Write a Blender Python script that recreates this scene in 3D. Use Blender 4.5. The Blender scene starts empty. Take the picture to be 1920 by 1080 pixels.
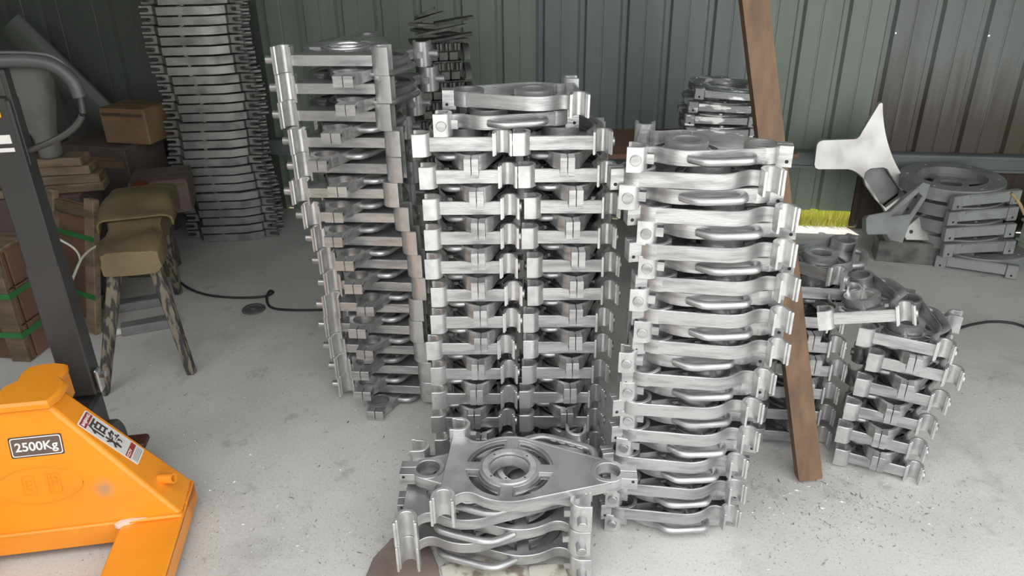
import bpy, bmesh, math, random
from mathutils import Vector, Matrix, Euler, noise
from mathutils.geometry import tessellate_polygon
random.seed(7)
R = math.radians
scene = bpy.context.scene
COL = scene.collection

# ------------------------------------------------------------------ camera, world, sun, exposure
F_PX, PITCH, ROLL, CAM_H = 1450.0, R(26.0), R(-0.87), 1.55
cam_d = bpy.data.cameras.new('camera')
cam = bpy.data.objects.new('camera', cam_d); COL.objects.link(cam)
cam_d.sensor_width = 36.0; cam_d.lens = 36.0 * F_PX / 1920.0; cam_d.clip_start = 0.02
_fw = Vector((0, math.cos(PITCH), -math.sin(PITCH))); _up0 = Vector((0, math.sin(PITCH), math.cos(PITCH))); _rt0 = Vector((1, 0, 0))
_rt = _rt0 * math.cos(ROLL) + _up0 * math.sin(ROLL); _up = -_rt0 * math.sin(ROLL) + _up0 * math.cos(ROLL)
_m = Matrix((_rt, _up, -_fw)).transposed().to_4x4(); _m.translation = (0, 0, CAM_H)
cam.matrix_world = _m
scene.camera = cam

world = bpy.data.worlds.new('overcast_sky'); scene.world = world; world.use_nodes = True
bg = world.node_tree.nodes['Background']; bg.inputs[0].default_value = (0.97, 0.985, 1.0, 1); bg.inputs[1].default_value = 1.25
sun_d = bpy.data.lights.new('sun', 'SUN'); sun_d.energy = 3.0; sun_d.angle = R(1.5); sun_d.color = (1, 0.93, 0.78)
sun = bpy.data.objects.new('sun', sun_d); COL.objects.link(sun); sun.rotation_euler = (R(-48), 0, R(12))
scene.view_settings.view_transform = 'Standard'; scene.view_settings.look = 'None'
scene.view_settings.gamma = 1.0; scene.view_settings.use_curve_mapping = False
scene.view_settings.exposure = 1.07

# pixel of the photograph -> ray, used to measure where things stand in the shed
def ray(x, y): return _fw + _rt * ((x - 960) / F_PX) + _up * ((540 - y) / F_PX)
def at_z(x, y, z): r = ray(x, y); return Vector((0, 0, CAM_H)) + r * ((z - CAM_H) / r.z)
def at_Y(x, y, Y): r = ray(x, y); return Vector((0, 0, CAM_H)) + r * (Y / r.y)
def X_for(px, Y, z):      # world X of a point at depth Y and height z that stands at photo column px
    d = Vector((0, Y, z - CAM_H)); k = (px - 960) / F_PX
    num = k * d.dot(_fw) - d.dot(_rt); return num / (_rt.x - k * _fw.x)

# ------------------------------------------------------------------ materials
def mat(name, col, rough=0.5, metal=0.0, var=0.0, vscale=8.0, col2=None, c2=(0.45, 0.65), bump=0.0, bscale=60.0, rvar=0.0, rand=0.0, stretch=(1, 1, 1), spec=None, coords='Object'):
    m = bpy.data.materials.new(name); m.use_nodes = True
    nt = m.node_tree; N = nt.nodes; L = nt.links; b = N['Principled BSDF']
    b.inputs['Roughness'].default_value = rough; b.inputs['Metallic'].default_value = metal
    if spec is not None: b.inputs['Specular IOR Level'].default_value = spec
    tc = N.new('ShaderNodeTexCoord'); oi = N.new('ShaderNodeObjectInfo')
    add = N.new('ShaderNodeVectorMath'); add.operation = 'MULTIPLY_ADD'
    mul = N.new('ShaderNodeMath'); mul.operation = 'MULTIPLY'; mul.inputs[1].default_value = 17.0 if coords == 'Object' else 0.0
    L.new(oi.outputs['Random'], mul.inputs[0])
    add.inputs[1].default_value = stretch
    L.new(tc.outputs['Object'], add.inputs[0]); L.new(mul.outputs[0], add.inputs[2])
    if coords == 'World':
        ge = N.new('ShaderNodeNewGeometry'); L.new(ge.outputs['Position'], add.inputs[0])
    n1 = N.new('ShaderNodeTexNoise'); n1.inputs['Scale'].default_value = vscale; n1.inputs['Detail'].default_value = 6
    L.new(add.outputs[0], n1.inputs['Vector'])
    ramp = N.new('ShaderNodeMapRange'); ramp.inputs[1].default_value = c2[0]; ramp.inputs[2].default_value = c2[1]
    L.new(n1.outputs['Fac'], ramp.inputs[0])
    mix = N.new('ShaderNodeMix'); mix.data_type = 'RGBA'
    mix.inputs['A'].default_value = (*col, 1)
    mix.inputs['B'].default_value = (*(col2 or tuple(c * (1 - var) for c in col)), 1)
    L.new(ramp.outputs[0], mix.inputs['Factor'])
    hs = N.new('ShaderNodeHueSaturation')
    mr = N.new('ShaderNodeMapRange'); mr.inputs[3].default_value = 1 - rand; mr.inputs[4].default_value = 1 + rand
    L.new(oi.outputs['Random'], mr.inputs[0]); L.new(mr.outputs[0], hs.inputs['Value'])
    L.new(mix.outputs['Result'], hs.inputs['Color']); L.new(hs.outputs['Color'], b.inputs['Base Color'])
    if rvar:
        rr = N.new('ShaderNodeMapRange'); rr.inputs[1].default_value = 0.3; rr.inputs[2].default_value = 0.7
        rr.inputs[3].default_value = max(0.02, rough - rvar); rr.inputs[4].default_value = min(1, rough + rvar)
        L.new(n1.outputs['Fac'], rr.inputs[0]); L.new(rr.outputs[0], b.inputs['Roughness'])
    if bump:
        n2 = N.new('ShaderNodeTexNoise'); n2.inputs['Scale'].default_value = bscale; n2.inputs['Detail'].default_value = 5
        L.new(add.outputs[0], n2.inputs['Vector'])
        bp = N.new('ShaderNodeBump'); bp.inputs['Strength'].default_value = bump; bp.inputs['Distance'].default_value = 0.004
        L.new(n2.outputs['Fac'], bp.inputs['Height']); L.new(bp.outputs[0], b.inputs['Normal'])
    return m

M = {}
M['cast'] = mat('cast_aluminium', (0.535, 0.535, 0.53), 0.37, 0.78, var=0.36, vscale=9, bump=0.16, bscale=55, rvar=0.11, rand=0.07, stretch=(1, 1, 6))
M['machined'] = mat('machined_aluminium', (0.66, 0.66, 0.65), 0.34, 0.74, var=0.22, vscale=22, rvar=0.08, rand=0.05)
M['hole'] = mat('dark_hole', (0.02, 0.02, 0.02), 0.8)
M['dullcast'] = mat('dull_cast_aluminium', (0.36, 0.36, 0.345), 0.5, 0.75, var=0.35, vscale=9, bump=0.2, bscale=120, rvar=0.12, rand=0.10)
M['lugcast'] = mat('pale_notched_lug', (0.34, 0.34, 0.325), 0.5, 0.45, var=0.4, vscale=16, rand=0.15)
M['greycast'] = mat('grey_dusty_casting', (0.36, 0.37, 0.36), 0.6, 0.4, var=0.25, vscale=12, bump=0.15, bscale=90, rand=0.08)
M['streaked'] = mat('streaked_casting', (0.26, 0.27, 0.265), 0.42, 0.6, col2=(0.85, 0.84, 0.82), c2=(0.52, 0.58), vscale=22, stretch=(0.5, 1, 1.6), bump=0.2, bscale=80, rand=0.06)
M['brushed'] = mat('brushed_plate', (0.52, 0.51, 0.485), 0.36, 0.8, col2=(0.42, 0.38, 0.35), c2=(0.55, 0.8), vscale=7, rvar=0.1)
M['fin'] = mat('dark_fin', (0.19, 0.19, 0.175), 0.5, 0.4, var=0.4, vscale=20, rand=0.15)
M['scrap'] = mat('dark_scrap_metal', (0.17, 0.165, 0.155), 0.6, 0.35, var=0.5, vscale=14, bump=0.3, rand=0.25)
M['orange'] = mat('orange_paint', (0.93, 0.33, 0.022), 0.30, 0.0, col2=(0.86, 0.29, 0.02), vscale=5, c2=(0.4, 0.7), bump=0.015, bscale=40, rvar=0.04)
M['bare'] = mat('bare_worn_steel', (0.85, 0.84, 0.82), 0.45, 0.3, var=0.2)
M['scuff'] = mat('paint_scuff', (0.62, 0.42, 0.22), 0.5, 0.0, col2=(0.9, 0.4, 0.06), c2=(0.45, 0.6), vscale=16)
M['darksteel'] = mat('dark_grey_steel', (0.06, 0.058, 0.056), 0.38, 0.2, var=0.2, vscale=6, rvar=0.08)
M['rubber'] = mat('black_rubber_grip', (0.07, 0.07, 0.07), 0.45, 0.0, var=0.2)
M['chrome'] = mat('plated_steel', (0.75, 0.75, 0.74), 0.25, 0.95, var=0.15)
M['maroon'] = mat('maroon_plastic', (0.09, 0.03, 0.022), 0.5, var=0.3)
M['stick_brown'] = mat('brown_sticker', (0.15, 0.11, 0.09), 0.35, var=0.05)
M['stick_white'] = mat('white_sticker', (0.75, 0.72, 0.69), 0.4, var=0.04)
M['ink_white'] = mat('white_ink', (0.9, 0.88, 0.85), 0.4)
M['ink_dark'] = mat('dark_ink', (0.07, 0.06, 0.055), 0.4)
M['ink_red'] = mat('red_ink', (0.36, 0.045, 0.045), 0.4)
M['ink_yellow'] = mat('yellow_ink', (0.8, 0.42, 0.03), 0.4)
M['post'] = mat('reddish_timber', (0.21, 0.122, 0.064), 0.6, col2=(0.125, 0.072, 0.042), c2=(0.35, 0.68), vscale=5, stretch=(6, 6, 0.7), bump=0.25, bscale=30)
M['wood'] = mat('weathered_wood', (0.235, 0.175, 0.115), 0.75, col2=(0.11, 0.08, 0.055), c2=(0.35, 0.7), vscale=5, stretch=(1, 6, 6), bump=0.4, bscale=40, rand=0.25)
M['redwood'] = mat('red_brown_board', (0.21, 0.115, 0.075), 0.7, col2=(0.13, 0.075, 0.055), c2=(0.4, 0.7), vscale=4, bump=0.2, bscale=40, rand=0.15)
M['benchtop'] = mat('worn_oiled_bench', (0.22, 0.165, 0.085), 0.7, col2=(0.12, 0.09, 0.055), c2=(0.38, 0.72), vscale=5, bump=0.5, bscale=25)
M['benchleg'] = mat('peeling_painted_leg', (0.235, 0.20, 0.145), 0.7, col2=(0.055, 0.05, 0.048), c2=(0.46, 0.54), vscale=34, stretch=(1.8, 1.8, 0.4), bump=0.3, bscale=60)
M['cloth'] = mat('grey_sackcloth', (0.20, 0.19, 0.175), 0.9, var=0.3, vscale=7, bump=0.3, bscale=50)
M['carton'] = mat('brown_carton', (0.30, 0.19, 0.105), 0.85, var=0.25, vscale=6, bump=0.1, rand=0.15)
M['carton_dark'] = mat('purplish_carton', (0.17, 0.125, 0.115), 0.85, var=0.25, vscale=6, rand=0.12)
M['red'] = mat('red_rag', (0.19, 0.035, 0.016), 0.85, var=0.3)
M['strap'] = mat('green_strap', (0.04, 0.21, 0.06), 0.5, var=0.2)
M['cable_w'] = mat('white_cable', (0.62, 0.60, 0.56), 0.5)
M['cable_b'] = mat('black_cable', (0.03, 0.03, 0.03), 0.5)
M['cable_y'] = mat('tan_rope', (0.45, 0.33, 0.17), 0.8, var=0.3, vscale=40)
M['stone'] = mat('brown_slab', (0.24, 0.185, 0.165), 0.85, col2=(0.15, 0.11, 0.10), vscale=9, bump=0.4, bscale=40)
M['stone2'] = mat('mottled_plaster', (0.60, 0.58, 0.50), 0.85, col2=(0.25, 0.2, 0.17), c2=(0.5, 0.6), vscale=16, bump=0.4, bscale=40)
M['pale_green'] = mat('pale_green_plastic', (0.42, 0.46, 0.36), 0.6, var=0.15)
M['rail'] = mat('galvanised_rail', (0.25, 0.28, 0.28), 0.5, 0.3, var=0.3, vscale=5, stretch=(0.3, 1, 1))
M['roof'] = mat('roof_sheet', (0.35, 0.38, 0.36), 0.6, var=0.2)
M['chip'] = mat('aluminium_swarf', (0.7, 0.7, 0.68), 0.4, 0.6, col2=(0.2, 0.19, 0.17), c2=(0.4, 0.6), vscale=1.5, coords='World', stretch=(60, 60, 60))
M['dirt'] = mat('dark_grit', (0.27, 0.26, 0.24), 0.9, var=0.4, coords='World', vscale=30)
M['grass_soil'] = mat('dry_soil', (0.30, 0.25, 0.12), 0.9, var=0.4, coords='World', vscale=10)
M['grass'] = mat('sunlit_grass', (0.42, 0.46, 0.06), 0.7, col2=(0.55, 0.45, 0.12), vscale=12, coords='World')
M['cap'] = mat('dark_iron_cap', (0.16, 0.155, 0.15), 0.65, 0.2, var=0.4, vscale=25)

def wall_mat(name, base, stain=None):
    m = mat(name, base, 0.42, 0.0, var=0.16, vscale=2.2, coords='World', stretch=(2.5, 2.5, 0.35), bump=0.03, bscale=20, spec=0.5)
    if stain:      # rusty run-off that climbs from the rail, ragged on top
        nt = m.node_tree; N = nt.nodes; L = nt.links; b = N['Principled BSDF']
        src = b.inputs['Base Color'].links[0].from_socket
        ge = N.new('ShaderNodeNewGeometry'); sp = N.new('ShaderNodeSeparateXYZ'); L.new(ge.outputs['Position'], sp.inputs[0])
        mp = N.new('ShaderNodeVectorMath'); mp.operation = 'MULTIPLY'; mp.inputs[1].default_value = (26, 26, 1.6); L.new(ge.outputs['Position'], mp.inputs[0])
        no = N.new('ShaderNodeTexNoise'); no.inputs['Scale'].default_value = 1.0; no.inputs['Detail'].default_value = 5; L.new(mp.outputs[0], no.inputs['Vector'])
        ad = N.new('ShaderNodeMath'); ad.operation = 'MULTIPLY_ADD'; ad.inputs[1].default_value = 0.55; L.new(no.outputs['Fac'], ad.inputs[0]); 
        ng = N.new('ShaderNodeMath'); ng.operation = 'MULTIPLY'; ng.inputs[1].default_value = -1; L.new(sp.outputs['Z'], ng.inputs[0]); L.new(ng.outputs[0], ad.inputs[2])
        mr = N.new('ShaderNodeMapRange'); mr.inputs[1].default_value = -0.62; mr.inputs[2].default_value = -0.30; mr.inputs[4].default_value = 0.9; L.new(ad.outputs[0], mr.inputs[0])
        mx = N.new('ShaderNodeMix'); mx.data_type = 'RGBA'; mx.inputs['B'].default_value = (*stain, 1)
        L.new(mr.outputs[0], mx.inputs['Factor']); L.new(src, mx.inputs['A']); L.new(mx.outputs['Result'], b.inputs['Base Color'])
    return m
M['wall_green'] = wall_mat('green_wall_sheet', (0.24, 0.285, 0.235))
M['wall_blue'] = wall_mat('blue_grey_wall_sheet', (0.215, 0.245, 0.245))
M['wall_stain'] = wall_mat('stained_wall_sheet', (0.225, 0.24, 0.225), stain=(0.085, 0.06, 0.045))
M['wall_shaded'] = wall_mat('shaded_wall_sheet', (0.13, 0.145, 0.125))  # darker wall sheet, its tone holds the shade of the left corner

def floor_mat():
    m = mat('dusty_concrete', (0.68, 0.665, 0.64), 0.72, 0, col2=(0.54, 0.53, 0.51), c2=(0.4, 0.68), vscale=1.7, coords='World', bump=0.25, bscale=70)
    nt = m.node_tree; N = nt.nodes; L = nt.links; b = N['Principled BSDF']
    src = b.inputs['Base Color'].links[0].from_socket
    ge = N.new('ShaderNodeNewGeometry')
    def layer(src, scale, lo, hi, col, fac, detail=6):
        no = N.new('ShaderNodeTexNoise'); no.inputs['Scale'].default_value = scale; no.inputs['Detail'].default_value = detail; no.inputs['Roughness'].default_value = 0.65
        L.new(ge.outputs['Position'], no.inputs['Vector'])
        mr = N.new('ShaderNodeMapRange'); mr.inputs[1].default_value = lo; mr.inputs[2].default_value = hi; mr.inputs[4].default_value = fac
        L.new(no.outputs['Fac'], mr.inputs[0])
        mx = N.new('ShaderNodeMix'); mx.data_type = 'RGBA'; mx.inputs['B'].default_value = (*col, 1)
        L.new(mr.outputs[0], mx.inputs['Factor']); L.new(src, mx.inputs['A']); return mx.outputs['Result']
    s = layer(src, 7, 0.60, 0.72, (0.22, 0.21, 0.20), 0.55)
    s = layer(s, 34, 0.64, 0.72, (0.20, 0.19, 0.175), 0.6)
    s = layer(s, 150, 0.54, 0.70, (0.30, 0.29, 0.27), 0.55, 4)
    s = layer(s, 2.3, 0.56, 0.74, (0.26, 0.255, 0.24), 0.5)
    s = layer(s, 120, 0.62, 0.70, (0.82, 0.81, 0.79), 0.8, 3)
    L.new(s, b.inputs['Base Color'])
    return m
M['floor'] = floor_mat()

# ------------------------------------------------------------------ mesh builder
class MB:
    def __init__(s): s.v = []; s.f = []; s.mi = []; s.mats = []; s.cur = 0
    def use(s, m):
        if m not in s.mats: s.mats.append(m)
        s.cur = s.mats.index(m); return s
    def add(s, vs, fs, T=None):
        o = len(s.v); s.v += [tuple(T @ Vector(p)) if T else tuple(p) for p in vs]
        s.f += [tuple(i + o for i in f) for f in fs]; s.mi += [s.cur] * len(fs); return s
    def box(s, c, size, T=None, taper=1.0, bev=0.0):
        x, y, z = (d / 2 for d in size)
        if bev:
            pts = [(-x + bev, -y), (x - bev, -y), (x, -y + bev), (x, y - bev), (x - bev, y), (-x + bev, y), (-x, y - bev), (-x, -y + bev)]
            TT = Matrix.Translation(c); TT = T @ TT if T else TT
            return s.prism(pts, [], -z, z, bev, TT)
        vs = [(sx * x * (taper if k else 1), sy * y * (taper if k else 1), (z if k else -z)) for k in (0, 1) for sx, sy in ((-1, -1), (1, -1), (1, 1), (-1, 1))]
        vs = [(a + c[0], b + c[1], d + c[2]) for a, b, d in vs]
        return s.add(vs, [(3, 2, 1, 0), (4, 5, 6, 7), (0, 1, 5, 4), (1, 2, 6, 5), (2, 3, 7, 6), (3, 0, 4, 7)], T)
    def prism(s, outer, holes, z0, z1, ch=0.0, T=None):
        def ccw(p): return sum(a[0] * b[1] - b[0] * a[1] for a, b in zip(p, p[1:] + p[:1])) > 0
        loops = [list(outer) if ccw(list(outer)) else list(outer)[::-1]] + [list(h)[::-1] if ccw(list(h)) else list(h) for h in holes]
        levels = [(z0, ch), (z0 + ch, 0), (z1 - ch, 0), (z1, ch)] if ch else [(z0, 0), (z1, 0)]
        vs = []; fs = []; starts = []
        for z, off in levels:
            starts.append(len(vs))
            for lp in loops:
                q = offset(lp, off) if off else lp
                vs += [(p[0], p[1], z) for p in q]
        n = sum(len(l) for l in loops)
        for a, b in zip(starts, starts[1:]):
            o = 0
            for lp in loops:
                k = len(lp)
                fs += [(a + o + i, a + o + (i + 1) % k, b + o + (i + 1) % k, b + o + i) for i in range(k)]; o += k
        base = vs[starts[-1]:starts[-1] + n]; polys = []; o = 0
        for lp in loops: polys.append([Vector((p[0], p[1], 0)) for p in base[o:o + len(lp)]]); o += len(lp)
        for t in tessellate_polygon(polys):
            fs.append(tuple(starts[-1] + i for i in t)); fs.append(tuple(starts[0] + i for i in t[::-1]))
        return s.add(vs, fs, T)
    def cyl(s, c, r, h, n=20, axis='z', T=None, r2=None, ch=0.0):
        pr = [(0, -h / 2), (r - ch, -h / 2)] + ([(r, -h / 2 + ch)] if ch else []) + ([(r2 or r, h / 2 - ch)] if ch else []) + [((r2 or r) - ch, h / 2), (0, h / 2)]
        A = {'z': Matrix(), 'x': Matrix.Rotation(R(90), 4, 'Y'), 'y': Matrix.Rotation(R(-90), 4, 'X')}[axis]
        TT = Matrix.Translation(c) @ A; TT = T @ TT if T else TT
        return s.lathe(pr, n, TT, False)
    def lathe(s, prof, n=28, T=None, closed=True):
        vs = []; fs = []; k = len(prof)
        for i in range(n):
            a = 2 * math.pi * i / n
            vs += [(r * math.cos(a), r * math.sin(a), z) for r, z in prof]
        rng = range(k) if closed else range(k - 1)
        for i in range(n):
            j = (i + 1) % n
            for q in rng:
                p = (q + 1) % k; fs.append((i * k + q, j * k + q, j * k + p, i * k + p))
        return s.add(vs, fs, T)
    def tube(s, path, r, n=10, T=None, ry=None, closed=False):
        P = [Vector(p) for p in path]; vs = []; fs = []; m = len(P)
        up = Vector((0, 0, 1))
        for i, p in enumerate(P):
            d = (P[(i + 1) % m] - P[i - 1]) if closed else (P[min(i + 1, m - 1)] - P[max(i - 1, 0)])
            d.normalize(); u = up
            if abs(d.dot(up)) > 0.95: u = Vector((1, 0, 0)) if abs(d.x) < 0.9 else Vector((0, 1, 0))
            a = d.cross(u).normalized(); b = a.cross(d).normalized()
            rr = r[i] if isinstance(r, (list, tuple)) else r
            for k in range(n):
                t = 2 * math.pi * k / n; vs.append(tuple(p + a * math.cos(t) * rr + b * math.sin(t) * (ry or rr)))
        for i in range(m if closed else m - 1):
            j = (i + 1) % m
            fs += [(i * n + k, i * n + (k + 1) % n, j * n + (k + 1) % n, j * n + k) for k in range(n)]
        if not closed: fs += [tuple(range(n))[::-1], tuple((m - 1) * n + k for k in range(n))]
        return s.add(vs, fs, T)
    def loft(s, rings, T=None, caps=True):
        n = len(rings[0]); vs = [p for r in rings for p in r]; fs = []
        for i in range(len(rings) - 1):
            fs += [(i * n + k, i * n + (k + 1) % n, (i + 1) * n + (k + 1) % n, (i + 1) * n + k) for k in range(n)]
        if caps: fs += [tuple(range(n))[::-1], tuple((len(rings) - 1) * n + k for k in range(n))]
        return s.add(vs, fs, T)
    def mesh(s, name, angle=38):
        me = bpy.data.meshes.new(name); me.from_pydata(s.v, [], s.f)
        for m in s.mats: me.materials.append(m)
        me.polygons.foreach_set('material_index', s.mi)
        bm = bmesh.new(); bm.from_mesh(me); bmesh.ops.remove_doubles(bm, verts=bm.verts, dist=1e-6)
        bmesh.ops.recalc_face_normals(bm, faces=bm.faces); bm.to_mesh(me); bm.free()
        me.polygons.foreach_set('use_smooth', [True] * len(me.polygons))
        me.set_sharp_from_angle(angle=R(angle)); return me
    def build(s, name, parent=None, loc=None, rot=None, angle=38):
        return link(name, s.mesh(name, angle), parent, loc, rot)

def offset(lp, d):
    out = []; n = len(lp)
    for i in range(n):
        p0, p1, p2 = lp[i - 1], lp[i], lp[(i + 1) % n]
        a = Vector((p1[0] - p0[0], p1[1] - p0[1])); b = Vector((p2[0] - p1[0], p2[1] - p1[1]))
        if a.length < 1e-9 or b.length < 1e-9: out.append(p1); continue
        a.normalize(); b.normalize(); na = Vector((-a.y, a.x)); nb = Vector((-b.y, b.x)); nn = na + nb
        if nn.length < 1e-6: out.append(p1); continue
        nn.normalize(); k = d / max(0.45, nn.dot(na)); out.append((p1[0] + nn.x * k, p1[1] + nn.y * k))
    return out
def link(name, data, parent=None, loc=None, rot=None):
    o = bpy.data.objects.new(name, data); COL.objects.link(o)
    if parent: o.parent = parent
    if loc is not None: o.location = loc
    if rot is not None: o.rotation_euler = rot
    return o
def tag(o, label=None, cat=None, group=None, kind=None):
    for k, v in (('label', label), ('category', cat), ('group', group), ('kind', kind)):
        if v: o[k] = v
    return o
def empty(name, loc=(0, 0, 0), rz=0.0):
    o = link(name, None, None, loc, (0, 0, rz)); o.empty_display_size = 0.05; return o
def arc(cx, cy, r, a0, a1, n): return [(cx + r * math.cos(R(a0 + (a1 - a0) * i / n)), cy + r * math.sin(R(a0 + (a1 - a0) * i / n))) for i in range(n + 1)]
def bez(p0, p1, p2, n): return [tuple((1 - t) ** 2 * a + 2 * t * (1 - t) * b + t * t * c for a, b, c in zip(p0, p1, p2)) for t in (i / n for i in range(n + 1))]
def smooth_path(pts, n=6, closed=False):
    P = [Vector(p) for p in pts]; out = []; m = len(P)
    for i in range(m if closed else m - 1):
        g = lambda k: P[k % m] if closed else P[min(max(k, 0), m - 1)]
        a, b, c, d = g(i - 1), g(i), g(i + 1), g(i + 2)
        for t in (j / n for j in range(n)):
            out.append(0.5 * ((2 * b) + (c - a) * t + (2 * a - 5 * b + 4 * c - d) * t * t + (3 * b - a - 3 * c + d) * t ** 3))
    if not closed: out.append(P[-1])
    return [tuple(p) for p in out]
ORD = ['topmost', 'second', 'third', 'fourth', 'fifth', 'sixth', 'seventh', 'eighth', 'ninth', 'tenth', 'eleventh', 'twelfth', 'thirteenth', 'fourteenth', 'fifteenth', 'sixteenth',
       'seventeenth', 'eighteenth', 'nineteenth', 'twentieth', 'twenty-first', 'twenty-second', 'twenty-third', 'twenty-fourth', 'twenty-fifth', 'twenty-sixth', 'twenty-seventh', 'twenty-eighth', 'twenty-ninth', 'thirtieth']

# ------------------------------------------------------------------ the shed
fl = MB().use(M['floor']).prism([(-6.5, -7), (7.5, -7), (7.5, 4.10 - 0.14 * 7.5 + 0.012), (-6.5, 4.10 + 0.14 * 6.5 + 0.012)], [], -0.1, 0.0).build('floor'); tag(fl, 'grey dusty concrete floor of the shed', 'floor', kind='structure')
WALL_D, WALL_M = 4.10, 0.14
PITCH_W = 0.2075; CW = math.cos(math.atan(WALL_M))
def wallY(X): return WALL_D - WALL_M * X
wall = empty('wall_back', (0, WALL_D, 0), -math.atan(WALL_M)); tag(wall, 'green ribbed sheet metal back wall', 'wall', kind='structure')
def panel_mesh(z0, z1, m, hole=None):
    b = MB().use(m); t = 0.0012; p = PITCH_W / CW
    prof = [(0, 0), (0.012, 0.024), (0.034, 0.024), (0.046, 0), (0.118, 0), (0.121, 0.003), (0.126, 0.003), (0.129, 0), (p, 0)]
    for i in range(len(prof) - 1):
        (x0, y0), (x1, y1) = prof[i], prof[i + 1]
        if hole and i == 3:   # flat strip with a nail hole that lets daylight in
            hx, hz, hr = hole
            ring = [(hx + hr * math.cos(a), hz + hr * math.sin(a)) for a in (2 * math.pi * k / 10 for k in range(10))]
            T = Matrix(((1, 0, 0, 0), (0, 0, 1, 0), (0, 1, 0, 0), (0, 0, 0, 1)))
            b.prism([(x0, z0), (x1, z0), (x1, z1), (x0, z1)], [ring], 0, t, 0, T); continue
        b.add([(x0, y0, z0), (x1, y1, z0), (x1, y1, z1), (x0, y0, z1), (x0, y0 + t, z0), (x1, y1 + t, z0), (x1, y1 + t, z1), (x0, y0 + t, z1)],
              [(0, 1, 2, 3), (7, 6, 5, 4), (0, 4, 5, 1), (3, 2, 6, 7)])
    return b.mesh('wall_panel', 20)
WALL_H = 2.12; ROOF_Y0 = 1.16  # unseen roof, kept low and cut back to dim the rear of the shed
pm = {k: panel_mesh(0.0, WALL_H, M[k]) for k in ('wall_green', 'wall_blue', 'wall_stain', 'wall_shaded')}
pm_short = panel_mesh(0.095, WALL_H, M['wall_green'])
kinds = {}
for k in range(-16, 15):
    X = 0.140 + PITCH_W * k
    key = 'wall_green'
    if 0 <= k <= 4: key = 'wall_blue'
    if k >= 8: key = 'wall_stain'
    if k <= -8: key = 'wall_shaded'  # dimness at the left end is painted in as a darker sheet colour
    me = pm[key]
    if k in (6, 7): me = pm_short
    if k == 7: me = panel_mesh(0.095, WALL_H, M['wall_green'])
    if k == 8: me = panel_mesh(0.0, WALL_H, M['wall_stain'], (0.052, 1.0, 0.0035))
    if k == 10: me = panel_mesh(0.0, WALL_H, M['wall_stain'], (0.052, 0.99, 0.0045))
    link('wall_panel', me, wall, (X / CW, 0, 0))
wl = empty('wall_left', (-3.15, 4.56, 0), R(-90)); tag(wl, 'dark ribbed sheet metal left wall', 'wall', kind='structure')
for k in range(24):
    link('wall_panel', pm['wall_shaded'], wl, (PITCH_W / CW * k, 0, 0))
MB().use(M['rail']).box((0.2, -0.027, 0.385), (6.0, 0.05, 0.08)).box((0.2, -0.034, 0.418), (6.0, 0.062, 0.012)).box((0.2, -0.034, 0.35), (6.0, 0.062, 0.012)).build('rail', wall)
wf = empty('wall_front_added', (-3.15, -0.30, 0), 0.0); tag(wf, 'added unseen front wall that shades the left corner of the shed', 'wall', kind='structure')  # unseen wall, added to keep light off the left back corner
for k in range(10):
    link('wall_panel', pm['wall_shaded'], wf, (PITCH_W / CW * k, 0, 0))
wr = empty('wall_right_added', (3.25, 0.32, 0), R(90)); tag(wr, 'added unseen right wall that dims the floor at the right', 'wall', kind='structure')  # unseen wall, added to darken the floor on the right
for k in range(16):
    link('wall_panel', pm['wall_green'], wr, (PITCH_W / CW * k, -0.03, 0))
roof = MB().use(M['roof']).box((0.3, (ROOF_Y0 + 4.85) / 2, WALL_H + 0.03), (7.2, 4.85 - ROOF_Y0, 0.06)).build('ceiling'); tag(roof, 'sheet metal shed roof', 'roof', kind='structure')
# outside the wall: soil and grass in the sun
so = MB().use(M['grass_soil']).box((1.2, 7.12, -0.06), (14, 6, 0.1)).build('ground'); tag(so, 'dry soil ground outside the shed', 'ground', kind='structure')
g = MB().use(M['grass'])
for i in range(4200):
    x = random.uniform(1.25, 2.3); y = wallY(x) + 0.035 + random.random() ** 1.5 * 0.7; h = random.uniform(0.03, 0.11); a = random.uniform(0, 6.28); w = 0.004
    dx, dy = math.cos(a) * w, math.sin(a) * w; lx, ly = random.uniform(-.03, .03), random.uniform(-.03, .03)
    g.add([(x - dx, y - dy, -0.012), (x + dx, y + dy, -0.012), (x + lx, y + ly, h)], [(0, 1, 2)])
tag(g.build('grass'), 'sunlit yellow green grass outside below the wall', 'grass', kind='stuff')

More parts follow.
